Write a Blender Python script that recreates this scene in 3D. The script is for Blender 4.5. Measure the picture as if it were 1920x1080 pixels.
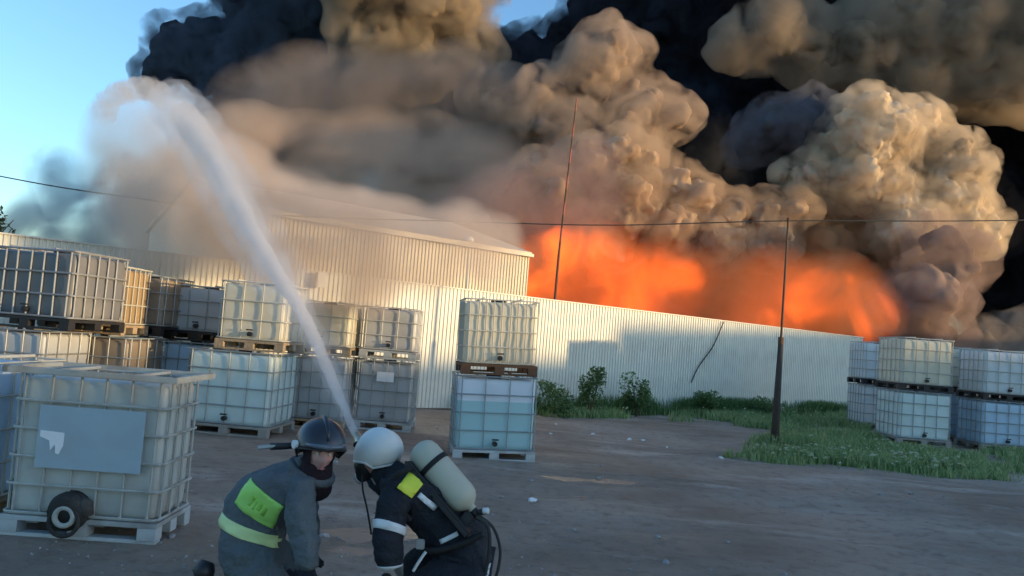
import bpy, bmesh, math, random
import numpy as np
from mathutils import Vector, Matrix, Quaternion, noise as mnoise

random.seed(7)
R = math.radians
sc = bpy.context.scene
for o in list(bpy.data.objects):
    bpy.data.objects.remove(o)
COL = sc.collection

# ------------------------------------------------------------------ camera
cam = bpy.data.cameras.new('camera')
cam.sensor_width = 36.0
cam.lens = 36.0 * 1500 / 1920
cam.clip_start, cam.clip_end = 0.05, 3000
cam_o = bpy.data.objects.new('camera', cam)
COL.objects.link(cam_o)
PITCH, ROLL = R(3.7), R(4.5)
cam_o.matrix_world = (Matrix.Translation((0, 0, 1.65)) @ Matrix.Rotation(R(90) + PITCH, 4, 'X')
                      @ Matrix.Rotation(ROLL, 4, 'Z'))
sc.camera = cam_o

# ------------------------------------------------------------------ sky and sun
SUN_AZ, SUN_EL = R(75), R(5)       # behind the camera, to the right, low evening sun
to_sun = Vector((math.sin(SUN_AZ) * math.cos(SUN_EL), -math.cos(SUN_AZ) * math.cos(SUN_EL), math.sin(SUN_EL)))
world = bpy.data.worlds.new('World')
sc.world = world
world.use_nodes = True
wn = world.node_tree
wn.nodes.clear()
sky = wn.nodes.new('ShaderNodeTexSky')
sky.sky_type = 'NISHITA'
sky.sun_disc = False
sky.sun_elevation = SUN_EL
sky.sun_rotation = math.atan2(to_sun.x, to_sun.y)
sky.air_density, sky.dust_density, sky.ozone_density = 1.0, 0.6, 3.0
bg = wn.nodes.new('ShaderNodeBackground')
bg.inputs['Strength'].default_value = 0.14
wo = wn.nodes.new('ShaderNodeOutputWorld')
wn.links.new(sky.outputs[0], bg.inputs[0])
wn.links.new(bg.outputs[0], wo.inputs[0])
sun = bpy.data.lights.new('sun', 'SUN')
sun.energy = 1.5
sun.angle = R(0.6)
sun.color = (1.0, 0.70, 0.36)
sun_o = bpy.data.objects.new('sun', sun)
sun_o.rotation_euler = to_sun.to_track_quat('Z', 'Y').to_euler()
sun_o.location = (30, -20, 20)
COL.objects.link(sun_o)

sc.view_settings.view_transform = 'Standard'
sc.view_settings.look = 'None'
sc.view_settings.exposure = 1.92
sc.view_settings.gamma = 1.0
cy = sc.cycles
cy.use_denoising = True
cy.max_bounces = 8
cy.diffuse_bounces = 4
cy.glossy_bounces = 3
cy.transmission_bounces = 4
cy.volume_bounces = 2
cy.transparent_max_bounces = 64
cy.sample_clamp_indirect = 4.0
cy.use_adaptive_sampling = True
cy.adaptive_threshold = 0.02

# ------------------------------------------------------------------ materials
def new_mat(name):
    m = bpy.data.materials.new(name)
    m.use_nodes = True
    nt = m.node_tree
    return m, nt, nt.nodes['Principled BSDF']

def mat(name, col, rough=0.7, var=0.12, scale=6.0, bump=0.0, bscale=None, metal=0.0, spec=0.4, dirt=None, dscale=3.0, damt=0.4, bdist=0.02):
    """plain colour broken up by noise, optional dirt patches and bump"""
    m, nt, b = new_mat(name)
    N, L = nt.nodes, nt.links
    tc = N.new('ShaderNodeTexCoord')
    nz = N.new('ShaderNodeTexNoise'); nz.inputs['Scale'].default_value = scale; nz.inputs['Detail'].default_value = 5
    L.new(tc.outputs['Object'], nz.inputs['Vector'])
    mx = N.new('ShaderNodeMix'); mx.data_type = 'RGBA'
    mx.inputs[6].default_value = (*[max(0, c * (1 - var)) for c in col], 1)
    mx.inputs[7].default_value = (*[min(1, c * (1 + var)) for c in col], 1)
    L.new(nz.outputs['Fac'], mx.inputs[0])
    out = mx.outputs[2]
    if dirt:
        n2 = N.new('ShaderNodeTexNoise'); n2.inputs['Scale'].default_value = dscale; n2.inputs['Detail'].default_value = 8
        L.new(tc.outputs['Object'], n2.inputs['Vector'])
        rp = N.new('ShaderNodeValToRGB'); rp.color_ramp.elements[0].position = 0.5; rp.color_ramp.elements[1].position = 0.68
        rp.color_ramp.elements[1].color = (damt, damt, damt, 1)
        L.new(n2.outputs['Fac'], rp.inputs[0])
        m2 = N.new('ShaderNodeMix'); m2.data_type = 'RGBA'
        L.new(rp.outputs[0], m2.inputs[0]); L.new(out, m2.inputs[6]); m2.inputs[7].default_value = (*dirt, 1)
        out = m2.outputs[2]
    L.new(out, b.inputs['Base Color'])
    b.inputs['Roughness'].default_value = rough
    b.inputs['Metallic'].default_value = metal
    b.inputs['Specular IOR Level'].default_value = spec
    if bump:
        n3 = N.new('ShaderNodeTexNoise'); n3.inputs['Scale'].default_value = bscale or scale * 4; n3.inputs['Detail'].default_value = 6
        L.new(tc.outputs['Object'], n3.inputs['Vector'])
        bp = N.new('ShaderNodeBump'); bp.inputs['Strength'].default_value = bump; bp.inputs['Distance'].default_value = bdist
        L.new(n3.outputs['Fac'], bp.inputs['Height']); L.new(bp.outputs[0], b.inputs['Normal'])
    return m

def volume_mat(name, col, density, aniso=0.0, emit=None, estr=0.0, absorb=None):
    m = bpy.data.materials.new(name)
    m.use_nodes = True
    nt = m.node_tree
    nt.nodes.clear()
    v = nt.nodes.new('ShaderNodeVolumePrincipled')
    v.inputs['Color'].default_value = (*col, 1)
    v.inputs['Density'].default_value = density
    v.inputs['Anisotropy'].default_value = aniso
    v.inputs['Density Attribute'].default_value = ''
    if absorb:
        v.inputs['Absorption Color'].default_value = (*absorb, 1)
    if emit:
        v.inputs['Emission Color'].default_value = (*emit, 1)
        v.inputs['Emission Strength'].default_value = estr
    o = nt.nodes.new('ShaderNodeOutputMaterial')
    nt.links.new(v.outputs[0], o.inputs['Volume'])
    return m

def plastic_mat(name, col, trans=0.35, liquid=None, level=None, dirt=(0.32, 0.29, 0.24), damt=0.35):
    """milky tank plastic: diffuse + translucent + thin gloss; liquid tints the lower part"""
    m, nt, b = new_mat(name)
    N, L = nt.nodes, nt.links
    tc = N.new('ShaderNodeTexCoord')
    nz = N.new('ShaderNodeTexNoise'); nz.inputs['Scale'].default_value = 2.6; nz.inputs['Detail'].default_value = 8
    L.new(tc.outputs['Object'], nz.inputs['Vector'])
    rp = N.new('ShaderNodeValToRGB'); rp.color_ramp.elements[0].position = 0.45; rp.color_ramp.elements[1].position = 0.75
    rp.color_ramp.elements[1].color = (damt, damt, damt, 1)
    L.new(nz.outputs['Fac'], rp.inputs[0])
    mx = N.new('ShaderNodeMix'); mx.data_type = 'RGBA'
    L.new(rp.outputs[0], mx.inputs[0])
    mx.inputs[6].default_value = (*col, 1); mx.inputs[7].default_value = (*dirt, 1)
    out = mx.outputs[2]
    if liquid:
        sx = N.new('ShaderNodeSeparateXYZ'); L.new(tc.outputs['Object'], sx.inputs[0])
        mr = N.new('ShaderNodeMapRange'); mr.inputs[1].default_value = level - 0.008; mr.inputs[2].default_value = level + 0.008
        mr.inputs[3].default_value = 0.75; mr.inputs[4].default_value = 0.0
        L.new(sx.outputs[2], mr.inputs[0])
        m2 = N.new('ShaderNodeMix'); m2.data_type = 'RGBA'
        L.new(mr.outputs[0], m2.inputs[0]); L.new(out, m2.inputs[6]); m2.inputs[7].default_value = (*liquid, 1)
        out = m2.outputs[2]
    L.new(out, b.inputs['Base Color'])
    b.inputs['Roughness'].default_value = 0.38
    b.inputs['Specular IOR Level'].default_value = 0.4
    tr = N.new('ShaderNodeBsdfTranslucent'); L.new(out, tr.inputs['Color'])
    ms = N.new('ShaderNodeMixShader'); ms.inputs[0].default_value = trans
    L.new(b.outputs[0], ms.inputs[1]); L.new(tr.outputs[0], ms.inputs[2])
    L.new(ms.outputs[0], N['Material Output'].inputs['Surface'])
    return m

M = {}
M['galv'] = mat('galvanised_steel', (0.36, 0.37, 0.37), 0.45, 0.25, 9, metal=0.55, dirt=(0.20, 0.13, 0.08), damt=0.5)
M['cage_dark'] = mat('weathered_steel', (0.33, 0.37, 0.38), 0.55, 0.25, 9, metal=0.4, dirt=(0.14, 0.09, 0.06))
M['cage_cream'] = mat('cream_painted_steel', (0.46, 0.46, 0.40), 0.55, 0.15, 7, dirt=(0.22, 0.18, 0.14))
M['cage_old'] = mat('dull_grey_painted_steel', (0.38, 0.39, 0.36), 0.6, 0.2, 7, dirt=(0.2, 0.17, 0.14), damt=.6)
M['wood'] = mat('pallet_wood', (0.34, 0.26, 0.17), 0.85, 0.3, 8, bump=0.4, dirt=(0.12, 0.10, 0.08))
M['wood_grey'] = mat('grey_pallet_wood', (0.30, 0.28, 0.25), 0.85, 0.3, 8, bump=0.4, dirt=(0.12, 0.10, 0.08))
M['black_plastic'] = mat('black_plastic', (0.018, 0.018, 0.02), 0.5, 0.3, 10)
M['pal_plastic'] = mat('grey_pallet_plastic', (0.44, 0.47, 0.47), 0.6, 0.15, 6, dirt=(0.15, 0.13, 0.11), damt=0.6)
M['bottle_white'] = plastic_mat('milky_white_plastic', (0.82, 0.85, 0.85), damt=.2)
M['bottle_cream'] = plastic_mat('yellowed_plastic', (0.82, 0.78, 0.64), damt=.25)
M['bottle_grey'] = plastic_mat('grey_plastic', (0.46, 0.48, 0.49), 0.1)
M['bottle_dark'] = plastic_mat('dark_grey_plastic', (0.15, 0.155, 0.165), 0.05)
M['bottle_blue'] = plastic_mat('bluish_plastic', (0.52, 0.68, 0.82), 0.15, damt=.2)
M['bottle_brown'] = plastic_mat('brownish_plastic', (0.34, 0.27, 0.20), 0.25)
M['bottle_amber'] = plastic_mat('amber_plastic', (0.62, 0.44, 0.24), 0.5)  # amber base colour, half translucent
M['bottle_green'] = plastic_mat('pale_green_plastic', (0.70, 0.82, 0.79), 0.2, damt=.2)
M['bottle_teal'] = plastic_mat('white_plastic_with_liquid', (0.80, 0.85, 0.92), 0.2, damt=.15, liquid=(0.34, 0.62, 0.62), level=0.66)
M['bottle_old'] = plastic_mat('old_beige_plastic', (0.52, 0.54, 0.50), 0.08, damt=0.7)
M['plate_blue'] = mat('blue_grey_plate', (0.34, 0.44, 0.50), 0.45, 0.12, 4, metal=0.1, dirt=(0.3, 0.33, 0.35))
M['paper'] = mat('torn_paper', (0.78, 0.79, 0.8), 0.8, 0.06, 12)
M['fence'] = mat('cream_fence_sheet', (0.74, 0.72, 0.62), 0.5, 0.08, 2.5, dirt=(0.52, 0.47, 0.40), dscale=1.5, damt=0.35, spec=0.3)
M['fence_rail'] = mat('fence_rail_paint', (0.66, 0.64, 0.58), 0.5, 0.1, 4)
M['hall'] = mat('beige_cladding', (0.66, 0.57, 0.42), 0.6, 0.08, 1.5, dirt=(0.4, 0.33, 0.25), dscale=1.0)
M['hall_roof'] = mat('tan_roof_sheet', (0.62, 0.50, 0.36), 0.6, 0.1, 1.2, dirt=(0.4, 0.25, 0.15))
M['concrete'] = mat('worn_concrete', (0.3, 0.29, 0.28), 0.9, 0.15, 2, bump=0.3, dirt=(0.16, 0.14, 0.13))
M['brick_wall'] = mat('plastered_wall', (0.4, 0.38, 0.35), 0.9, 0.1, 1)
M['glass_dark'] = mat('dark_window_glass', (0.03, 0.035, 0.04), 0.1, 0.1, 1)
M['post_wood'] = mat('dark_weathered_post', (0.055, 0.045, 0.038), 0.9, 0.4, 12, bump=0.5)
M['rust'] = mat('rusty_steel', (0.11, 0.06, 0.035), 0.8, 0.3, 14)
M['red'] = mat('faded_red_paint', (0.30, 0.08, 0.05), 0.6, 0.2, 5)
M['white'] = mat('white_paint', (0.78, 0.78, 0.76), 0.5, 0.05, 5)
M['cable'] = mat('cable_rubber', (0.03, 0.03, 0.03), 0.7, 0.2, 5)
M['rubber'] = mat('tyre_rubber', (0.028, 0.027, 0.026), 0.8, 0.3, 14, bump=0.3, dirt=(0.14, 0.13, 0.11), damt=0.5)
M['bark'] = mat('tree_bark', (0.09, 0.07, 0.05), 0.9, 0.3, 10, bump=0.5)
M['plank'] = mat('pale_plank_wood', (0.42, 0.36, 0.27), 0.85, 0.25, 10, bump=0.3)

def leaf_mat(name, c1, c2):
    m, nt, b = new_mat(name)
    N, L = nt.nodes, nt.links
    oi = N.new('ShaderNodeNewGeometry')
    mx = N.new('ShaderNodeMix'); mx.data_type = 'RGBA'
    L.new(oi.outputs['Random Per Island'], mx.inputs[0])
    mx.inputs[6].default_value = (*c1, 1); mx.inputs[7].default_value = (*c2, 1)
    L.new(mx.outputs[2], b.inputs['Base Color'])
    b.inputs['Roughness'].default_value = 0.6
    tr = N.new('ShaderNodeBsdfTranslucent'); L.new(mx.outputs[2], tr.inputs['Color'])
    ms = N.new('ShaderNodeMixShader'); ms.inputs[0].default_value = 0.3
    L.new(b.outputs[0], ms.inputs[1]); L.new(tr.outputs[0], ms.inputs[2])
    L.new(ms.outputs[0], N['Material Output'].inputs['Surface'])
    return m
M['grass'] = leaf_mat('grass_blades', (0.12, 0.24, 0.08), (0.36, 0.44, 0.20))
M['weed'] = leaf_mat('weed_leaves', (0.055, 0.13, 0.04), (0.16, 0.26, 0.09))
M['flower'] = leaf_mat('pale_weed_flowers', (0.36, 0.40, 0.24), (0.50, 0.52, 0.36))
M['tree_leaf'] = leaf_mat('tree_leaves', (0.03, 0.055, 0.03), (0.06, 0.09, 0.04))

# ------------------------------------------------------------------ mesh helpers
class MB:
    def __init__(self):
        self.v, self.f, self.mi = [], [], []
    def add(self, vs, fs, mi=0):
        b = len(self.v)
        self.v += [tuple(p) for p in vs]
        self.f += [tuple(b + i for i in f) for f in fs]
        self.mi += [mi] * len(fs)
        return self
    def box(self, c, s, mi=0, rot=None):
        x, y, z = (k / 2 for k in s)
        vs = [Vector(p) for p in ((-x, -y, -z), (x, -y, -z), (x, y, -z), (-x, y, -z), (-x, -y, z), (x, -y, z), (x, y, z), (-x, y, z))]
        if rot is not None:
            vs = [rot @ p for p in vs]
        vs = [p + Vector(c) for p in vs]
        return self.add(vs, [(0, 3, 2, 1), (4, 5, 6, 7), (0, 1, 5, 4), (1, 2, 6, 5), (2, 3, 7, 6), (3, 0, 4, 7)], mi)
    def tube(self, pts, rad, n=8, mi=0, cap=True, closed=False):
        pts = [Vector(p) for p in pts]
        rads = rad if isinstance(rad, (list, tuple)) else [rad] * len(pts)
        rings = []
        prev = None
        for i, p in enumerate(pts):
            if closed:
                t = pts[(i + 1) % len(pts)] - pts[i - 1]
            else:
                t = pts[min(i + 1, len(pts) - 1)] - pts[max(i - 1, 0)]
            t.normalize()
            if prev is None:
                a = t.orthogonal().normalized()
            else:
                a = (prev - t * prev.dot(t))
                a = a.normalized() if a.length > 1e-5 else t.orthogonal().normalized()
            prev = a
            bb = t.cross(a)
            rings.append([p + (a * math.cos(2 * math.pi * k / n) + bb * math.sin(2 * math.pi * k / n)) * rads[i] for k in range(n)])
        vs = [q for r in rings for q in r]
        fs = []
        m = len(rings)
        for i in range(m if closed else m - 1):
            j = (i + 1) % m
            for k in range(n):
                k2 = (k + 1) % n
                fs.append((i * n + k, i * n + k2, j * n + k2, j * n + k))
        if cap and not closed:
            fs.append(tuple(range(n - 1, -1, -1)))
            fs.append(tuple((m - 1) * n + k for k in range(n)))
        return self.add(vs, fs, mi)
    def lathe(self, prof, n=24, mi=0, mtx=None):
        """prof: list of (r, z) round local Z"""
        vs = []
        for r, z in prof:
            for k in range(n):
                a = 2 * math.pi * k / n
                vs.append(Vector((r * math.cos(a), r * math.sin(a), z)))
        if mtx is not None:
            vs = [mtx @ p for p in vs]
        fs = []
        for i in range(len(prof) - 1):
            for k in range(n):
                k2 = (k + 1) % n
                fs.append((i * n + k, i * n + k2, (i + 1) * n + k2, (i + 1) * n + k))
        return self.add(vs, fs, mi)
    def mesh(self, name):
        me = bpy.data.meshes.new(name)
        me.from_pydata(self.v, [], self.f)
        me.polygons.foreach_set('material_index', self.mi)
        me.update()
        return me

def obj(name, me, m=None, parent=None, smooth=False, bevel=0.0):
    if isinstance(me, MB):
        me = me.mesh(name)
    if bevel:
        bm = bmesh.new(); bm.from_mesh(me)
        bmesh.ops.bevel(bm, geom=list(bm.edges), offset=bevel, segments=2, affect='EDGES', clamp_overlap=True)
        bm.to_mesh(me); bm.free()
    if m is not None and not me.materials:
        for k in (m if isinstance(m, (list, tuple)) else [m]):
            me.materials.append(M[k] if isinstance(k, str) else k)
    if smooth:
        me.polygons.foreach_set('use_smooth', [True] * len(me.polygons)); me.update()
    o = bpy.data.objects.new(name, me)
    COL.objects.link(o)
    if parent is not None:
        o.parent = parent
    return o

def tag(o, label=None, cat=None, group=None, kind=None):
    if label: o['label'] = label
    if cat: o['category'] = cat
    if group: o['group'] = group
    if kind: o['kind'] = kind
    return o

def thing(name, label, cat, loc=(0, 0, 0), rz=0.0, group=None, rot=None):
    o = bpy.data.objects.new(name, None)
    o.empty_display_size = 0.2
    COL.objects.link(o)
    o.location = loc
    o.rotation_euler = rot if rot else (0, 0, rz)
    return tag(o, label, cat, group)

def fbm(x, y, seed=0, octaves=4, freq=1.0, gain=0.5):
    """numpy value noise, roughly -1..1"""
    rs = np.random.RandomState(seed)
    tab = rs.rand(512, 512) * 2 - 1
    out = np.zeros_like(x); amp = 1.0; tot = 0
    for o in range(octaves):
        fx, fy = x * freq + 37.3 * o + 200, y * freq + 91.7 * o + 200
        ix, iy = np.floor(fx).astype(int), np.floor(fy).astype(int)
        tx, ty = fx - ix, fy - iy
        tx, ty = tx * tx * (3 - 2 * tx), ty * ty * (3 - 2 * ty)
        g = lambda a, b: tab[a % 512, b % 512]
        v = (g(ix, iy) * (1 - tx) + g(ix + 1, iy) * tx) * (1 - ty) + (g(ix, iy + 1) * (1 - tx) + g(ix + 1, iy + 1) * tx) * ty
        out += v * amp; tot += amp; amp *= gain; freq *= 2
    return out / tot

# ------------------------------------------------------------------ ground
FENCE_A = Vector((-8.2, 12.7, 0)); FENCE_DIR = Vector((20.25, 15.3, 0)).normalized()
FENCE_ANG = math.atan2(FENCE_DIR.y, FENCE_DIR.x)
FENCE_N = Vector((FENCE_DIR.y, -FENCE_DIR.x, 0))          # towards the yard
PUDDLES = []
FLAT = []                                                  # (x, y, radius) where things stand: ground kept level

def ground_z(x, y):
    x = np.asarray(x, float); y = np.asarray(y, float)
    r = np.hypot(x, y)
    z = 0.035 * fbm(x, y, 3, 4, 0.55) + 0.018 * fbm(x, y, 4, 3, 2.3)
    # wheel ruts running across the yard
    for k, (off, w) in enumerate(((5.2, .16), (6.7, .16), (8.8, .2), (9.9, .18))):
        d = (y - 0.10 * x) - off + 0.25 * fbm(x, y, 10 + k, 2, 0.3)
        z -= 0.035 * np.exp(-(d / w) ** 2) * (0.5 + 0.5 * fbm(x, y, 20 + k, 2, 0.5)) * (x > -1.9)
        z += 0.02 * np.exp(-((np.abs(d) - 2 * w) / w) ** 2) * (x > -1.9)
    k = np.ones_like(z)
    for fx, fy, fr in FLAT:
        d = np.hypot(x - fx, y - fy)
        k = np.minimum(k, np.clip((d - fr) / 0.4, 0, 1))
    z *= k
    for px_, py_, a_, b_, _, sd in PUDDLES:
        d = np.hypot((x - px_) / a_, (y - py_) / b_)
        z -= np.clip(1.25 - d, 0, 1) * (.030 + .022 * fbm(x, y, 80 + sd, 4, 2.6))
    z = np.where(r > 60, z * 0.2, z)
    return z

def build_ground():
    na, nr = 420, 300
    a = np.linspace(-math.pi, math.pi, na + 1)[:-1]
    # denser towards the view
    a = a - 0.75 * np.sin(a)
    a = a + math.pi / 2
    rr = np.concatenate([[0.0], np.geomspace(0.8, 900, nr)])
    A, RR = np.meshgrid(a, rr)
    X, Y = RR * np.cos(A), RR * np.sin(A)
    Z = ground_z(X, Y)
    v = np.stack([X, Y, Z], -1).reshape(-1, 3)
    idx = np.arange((nr + 1) * na).reshape(nr + 1, na)
    q = np.stack([idx[:-1], idx[1:], np.roll(idx[1:], -1, 1), np.roll(idx[:-1], -1, 1)], -1).reshape(-1, 4)
    me = bpy.data.meshes.new('ground')
    me.from_pydata(v.tolist(), [], q.tolist())
    m, nt, b = new_mat('muddy_yard')
    N, L = nt.nodes, nt.links
    geo = N.new('ShaderNodeNewGeometry')
    def nz(scale, detail=6, rough=0.55, dist=0.0, vec=None):
        n = N.new('ShaderNodeTexNoise'); n.inputs['Scale'].default_value = scale; n.inputs['Detail'].default_value = detail
        n.inputs['Roughness'].default_value = rough; n.inputs['Distortion'].default_value = dist
        L.new(vec or geo.outputs['Position'], n.inputs['Vector'])
        return n.outputs['Fac']
    def ramp(f, p0, p1):
        r = N.new('ShaderNodeMapRange'); r.inputs[1].default_value = p0; r.inputs[2].default_value = p1
        L.new(f, r.inputs[0]); return r.outputs[0]
    def mix(f, a_, b_):
        x = N.new('ShaderNodeMix'); x.data_type = 'RGBA'
        L.new(f, x.inputs[0])
        for s, c in ((6, a_), (7, b_)):
            if isinstance(c, tuple): x.inputs[s].default_value = (*c, 1)
            else: L.new(c, x.inputs[s])
        return x.outputs[2]
    mp = N.new('ShaderNodeMapping'); mp.inputs['Scale'].default_value = (0.28, 1.0, 1.0); mp.inputs['Rotation'].default_value = (0, 0, -0.12)
    L.new(geo.outputs['Position'], mp.inputs['Vector'])
    streak = nz(1.1, 6, 0.6, 0.3, mp.outputs[0])
    c = mix(ramp(nz(0.35, 5), 0.38, 0.62), (0.25, 0.185, 0.138), (0.40, 0.32, 0.255))
    c = mix(ramp(streak, 0.55, 0.68), c, (0.52, 0.44, 0.37))
    c = mix(ramp(nz(6, 8, 0.7), 0.5, 0.75), c, (0.16, 0.115, 0.086))
    c = mix(ramp(nz(38, 4, 0.7), 0.62, 0.72), c, (0.32, 0.30, 0.28))
    L.new(c, b.inputs['Base Color'])
    wet = ramp(nz(0.9, 5, 0.55, 0.4, mp.outputs[0]), 0.44, 0.60)
    rr_ = N.new('ShaderNodeMapRange'); rr_.inputs[3].default_value = 0.48; rr_.inputs[4].default_value = 0.9
    L.new(wet, rr_.inputs[0]); L.new(rr_.outputs[0], b.inputs['Roughness'])
    b.inputs['Specular IOR Level'].default_value = 0.35
    bp = N.new('ShaderNodeBump'); bp.inputs['Strength'].default_value = 1.0; bp.inputs['Distance'].default_value = 0.06
    L.new(nz(9, 10, 0.75), bp.inputs['Height']); L.new(bp.outputs[0], b.inputs['Normal'])
    o = obj('ground', me, m, smooth=True)
    tag(o, kind='structure')
    return o

# ------------------------------------------------------------------ corrugated sheet
def sheet_mesh(name, w, h, period=0.1, depth=0.02):
    mb = MB()
    n = int(round(w / period))
    prof = []
    for i in range(n):
        x = i * period
        prof += [(x, 0), (x + period * .42, 0), (x + period * .56, -depth), (x + period * .86, -depth)]
    prof.append((w, 0))
    vs = [(x, y, 0) for x, y in prof] + [(x, y, h) for x, y in prof]
    k = len(prof)
    mb.add(vs, [(i, i + 1, k + i + 1, k + i) for i in range(k - 1)])
    # a thin back face gives the sheet its thickness
    vs = [(x, y + .004, 0) for x, y in prof] + [(x, y + .004, h) for x, y in prof]
    mb.add(vs, [(i + 1, i, k + i, k + i + 1) for i in range(k - 1)])
    return mb.mesh(name)

def build_fence():
    start, n = -6.0, 32
    root = thing('metal_fence', 'long cream corrugated sheet fence running across the yard behind the stacked tanks', 'fence',
                 FENCE_A + FENCE_DIR * start, FENCE_ANG)
    me = sheet_mesh('fence_panel', 1.0, 2.68)
    me.materials.append(M['fence'])
    for i in range(n):
        o = obj('fence_panel', me, None, root)
        o.location = (i * 1.0, random.uniform(-.006, .006), 0.02 + random.uniform(-.008, .008))
        o.rotation_euler = (0, R(random.uniform(-.12, .12)), 0)
    for z in (0.35, 2.3):
        obj('rail', MB().box((n / 2, 0.035, z), (n, 0.04, 0.06)), 'fence_rail', root)
    obj('top_cap', MB().box((n / 2, -0.012, 2.705), (n, 0.07, 0.025)), 'fence_rail', root)
    pm = MB().box((0, 0.085, 1.35), (0.06, 0.06, 2.7)).mesh('post'); pm.materials.append(M['fence_rail'])
    for i in range(0, n + 1, 3):
        o = obj('post', pm, None, root); o.location = (i, 0, 0)
    return root

def hall_part(root, me, x, z):
    o = obj('cladding_panel', me, None, root); o.location = (x, random.uniform(-.005, .005), z)

def build_hall():
    # long hall parallel to the fence, a few metres behind it
    base = FENCE_A + FENCE_DIR * 4.3 - FENCE_N * 1.5
    root = thing('warehouse_building', 'long beige corrugated hall with a low tan roof behind the fence', 'building', base, FENCE_ANG)
    Lh, H, D = 7.6, 3.95, 8.0
    me = sheet_mesh('cladding_panel', 0.95, H, 0.095, 0.025); me.materials.append(M['hall'])
    for i in range(8):
        hall_part(root, me, i * .95, 0)
    mb = MB()
    mb.box((Lh / 2, D / 2 + .05, H / 2 - .02), (Lh - .04, D, H - .04))
    obj('wall', mb, 'hall', root)
    # gable ends
    for gx in (0.03, Lh - 0.03):
        g = MB()
        g.add([(gx - .03, .05, H - .05), (gx - .03, D + .05, H - .05), (gx - .03, D / 2, H + 1.0),
               (gx + .03, .05, H - .05), (gx + .03, D + .05, H - .05), (gx + .03, D / 2, H + 1.0)],
              [(0, 2, 1), (3, 4, 5), (0, 1, 4, 3), (1, 2, 5, 4), (2, 0, 3, 5)])
        obj('gable', g, 'hall', root)
    rf = MB()
    t = .08
    for s in (0, 1):
        y0, y1 = (-.07, D / 2) if s == 0 else (D + .35, D / 2)
        z0, z1 = H - .04, H + 1.05
        vs = [(-.06, y0, z0), (Lh + .03, y0, z0), (Lh + .03, y1, z1), (-.06, y1, z1)]
        vs += [(x, y, z + t) for x, y, z in vs]
        rf.add(vs, [(3, 2, 1, 0), (4, 5, 6, 7), (0, 1, 5, 4), (1, 2, 6, 5), (2, 3, 7, 6), (3, 0, 4, 7)])
    r_o = obj('roof', rf, 'hall_roof', root)
    obj('gutter', MB().box((Lh / 2, -.12, H - .05), (Lh + .06, .08, .08)), 'hall', r_o)
    return root

def build_shade_hall():
    # sheds behind the photographer that keep the yard in shade; one is taller than the other
    u = Vector((math.sin(SUN_AZ), -math.cos(SUN_AZ), 0)); v = Vector((math.cos(SUN_AZ), math.sin(SUN_AZ), 0))
    ang = math.atan2(v.y, v.x)
    for (v0, v1, H, lab) in ((-45, 21.0, 6.75, 'long plastered storage hall across the yard with rows of dark windows'),
                             (21.0, 75, 7.6, 'taller plastered storage hall joined to the end of the long hall')):
        root = thing('storage_hall', lab, 'building', u * 60 + v * v0, ang)
        Ln = v1 - v0 - .02
        obj('wall', MB().box((Ln / 2, -6, H / 2), (Ln, 12, H)), 'brick_wall', root)
        obj('roof', MB().box((Ln / 2, -6, H + .06), (Ln + .01, 12.4, .12)), 'hall_roof', root)
        n = int(Ln // 5)
        for i in range(n):
            w = obj('window', MB().box((2.5 + i * 5, .02, 3.5), (2.4, .1, 1.6)), 'fence_rail', root)
            obj('pane', MB().box((2.5 + i * 5, .08, 3.5), (2.2, .03, 1.4)), 'glass_dark', w)
        obj('door', MB().box((Ln * .55, .03, 1.6), (3.2, .1, 3.2)), 'rust', root)

# ------------------------------------------------------------------ intermediate bulk tanks
_cache = {}
def bottle_mesh(w, d, h):
    k = ('b', w, d, h)
    if k in _cache: return _cache[k].copy()
    bm = bmesh.new()
    bmesh.ops.create_cube(bm, size=1.0)
    bmesh.ops.scale(bm, vec=(w, d, h), verts=bm.verts)
    bmesh.ops.bevel(bm, geom=list(bm.edges), offset=0.075, segments=4, affect='EDGES', profile=0.6)
    bmesh.ops.subdivide_edges(bm, edges=[e for e in bm.edges if e.calc_length() > .3], cuts=6, use_grid_fill=True)
    for p in bm.verts:   # moulded ribs and a slight belly
        n = mnoise.noise(p.co * 2.1 + Vector((w * 9, d * 5, h)))
        p.co.x *= 1 + .012 * n
        p.co.y *= 1 + .012 * n
        if abs(p.co.z) < h * .45 and (abs(p.co.x) > w * .45 or abs(p.co.y) > d * .45):
            p.co += Vector((p.co.x, p.co.y, 0)).normalized() * .004 * math.cos(p.co.z / h * math.pi * 6)
    bmesh.ops.translate(bm, vec=(0, 0, h / 2), verts=bm.verts)
    me = bpy.data.meshes.new('bottle'); bm.to_mesh(me); bm.free()
    me.polygons.foreach_set('use_smooth', [True] * len(me.polygons))
    _cache[k] = me
    return me.copy()

def shared(key, build, m):
    key = (key, m)
    if key not in _cache:
        me = build().mesh(key[0][0]); me.materials.append(M[m]); _cache[key] = me
    return _cache[key]

def ring_mb(w, d, t):
    mb = MB(); r = .06
    pts = []
    for cx, cy, a0 in ((w / 2 - r, d / 2 - r, 0), (-w / 2 + r, d / 2 - r, 90), (-w / 2 + r, -d / 2 + r, 180), (w / 2 - r, -d / 2 + r, 270)):
        for k in range(4):
            a = R(a0 + 30 * k)
            pts.append((cx + r * math.cos(a), cy + r * math.sin(a), 0))
    mb.tube(pts, t, 6, closed=True)
    return mb

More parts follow.
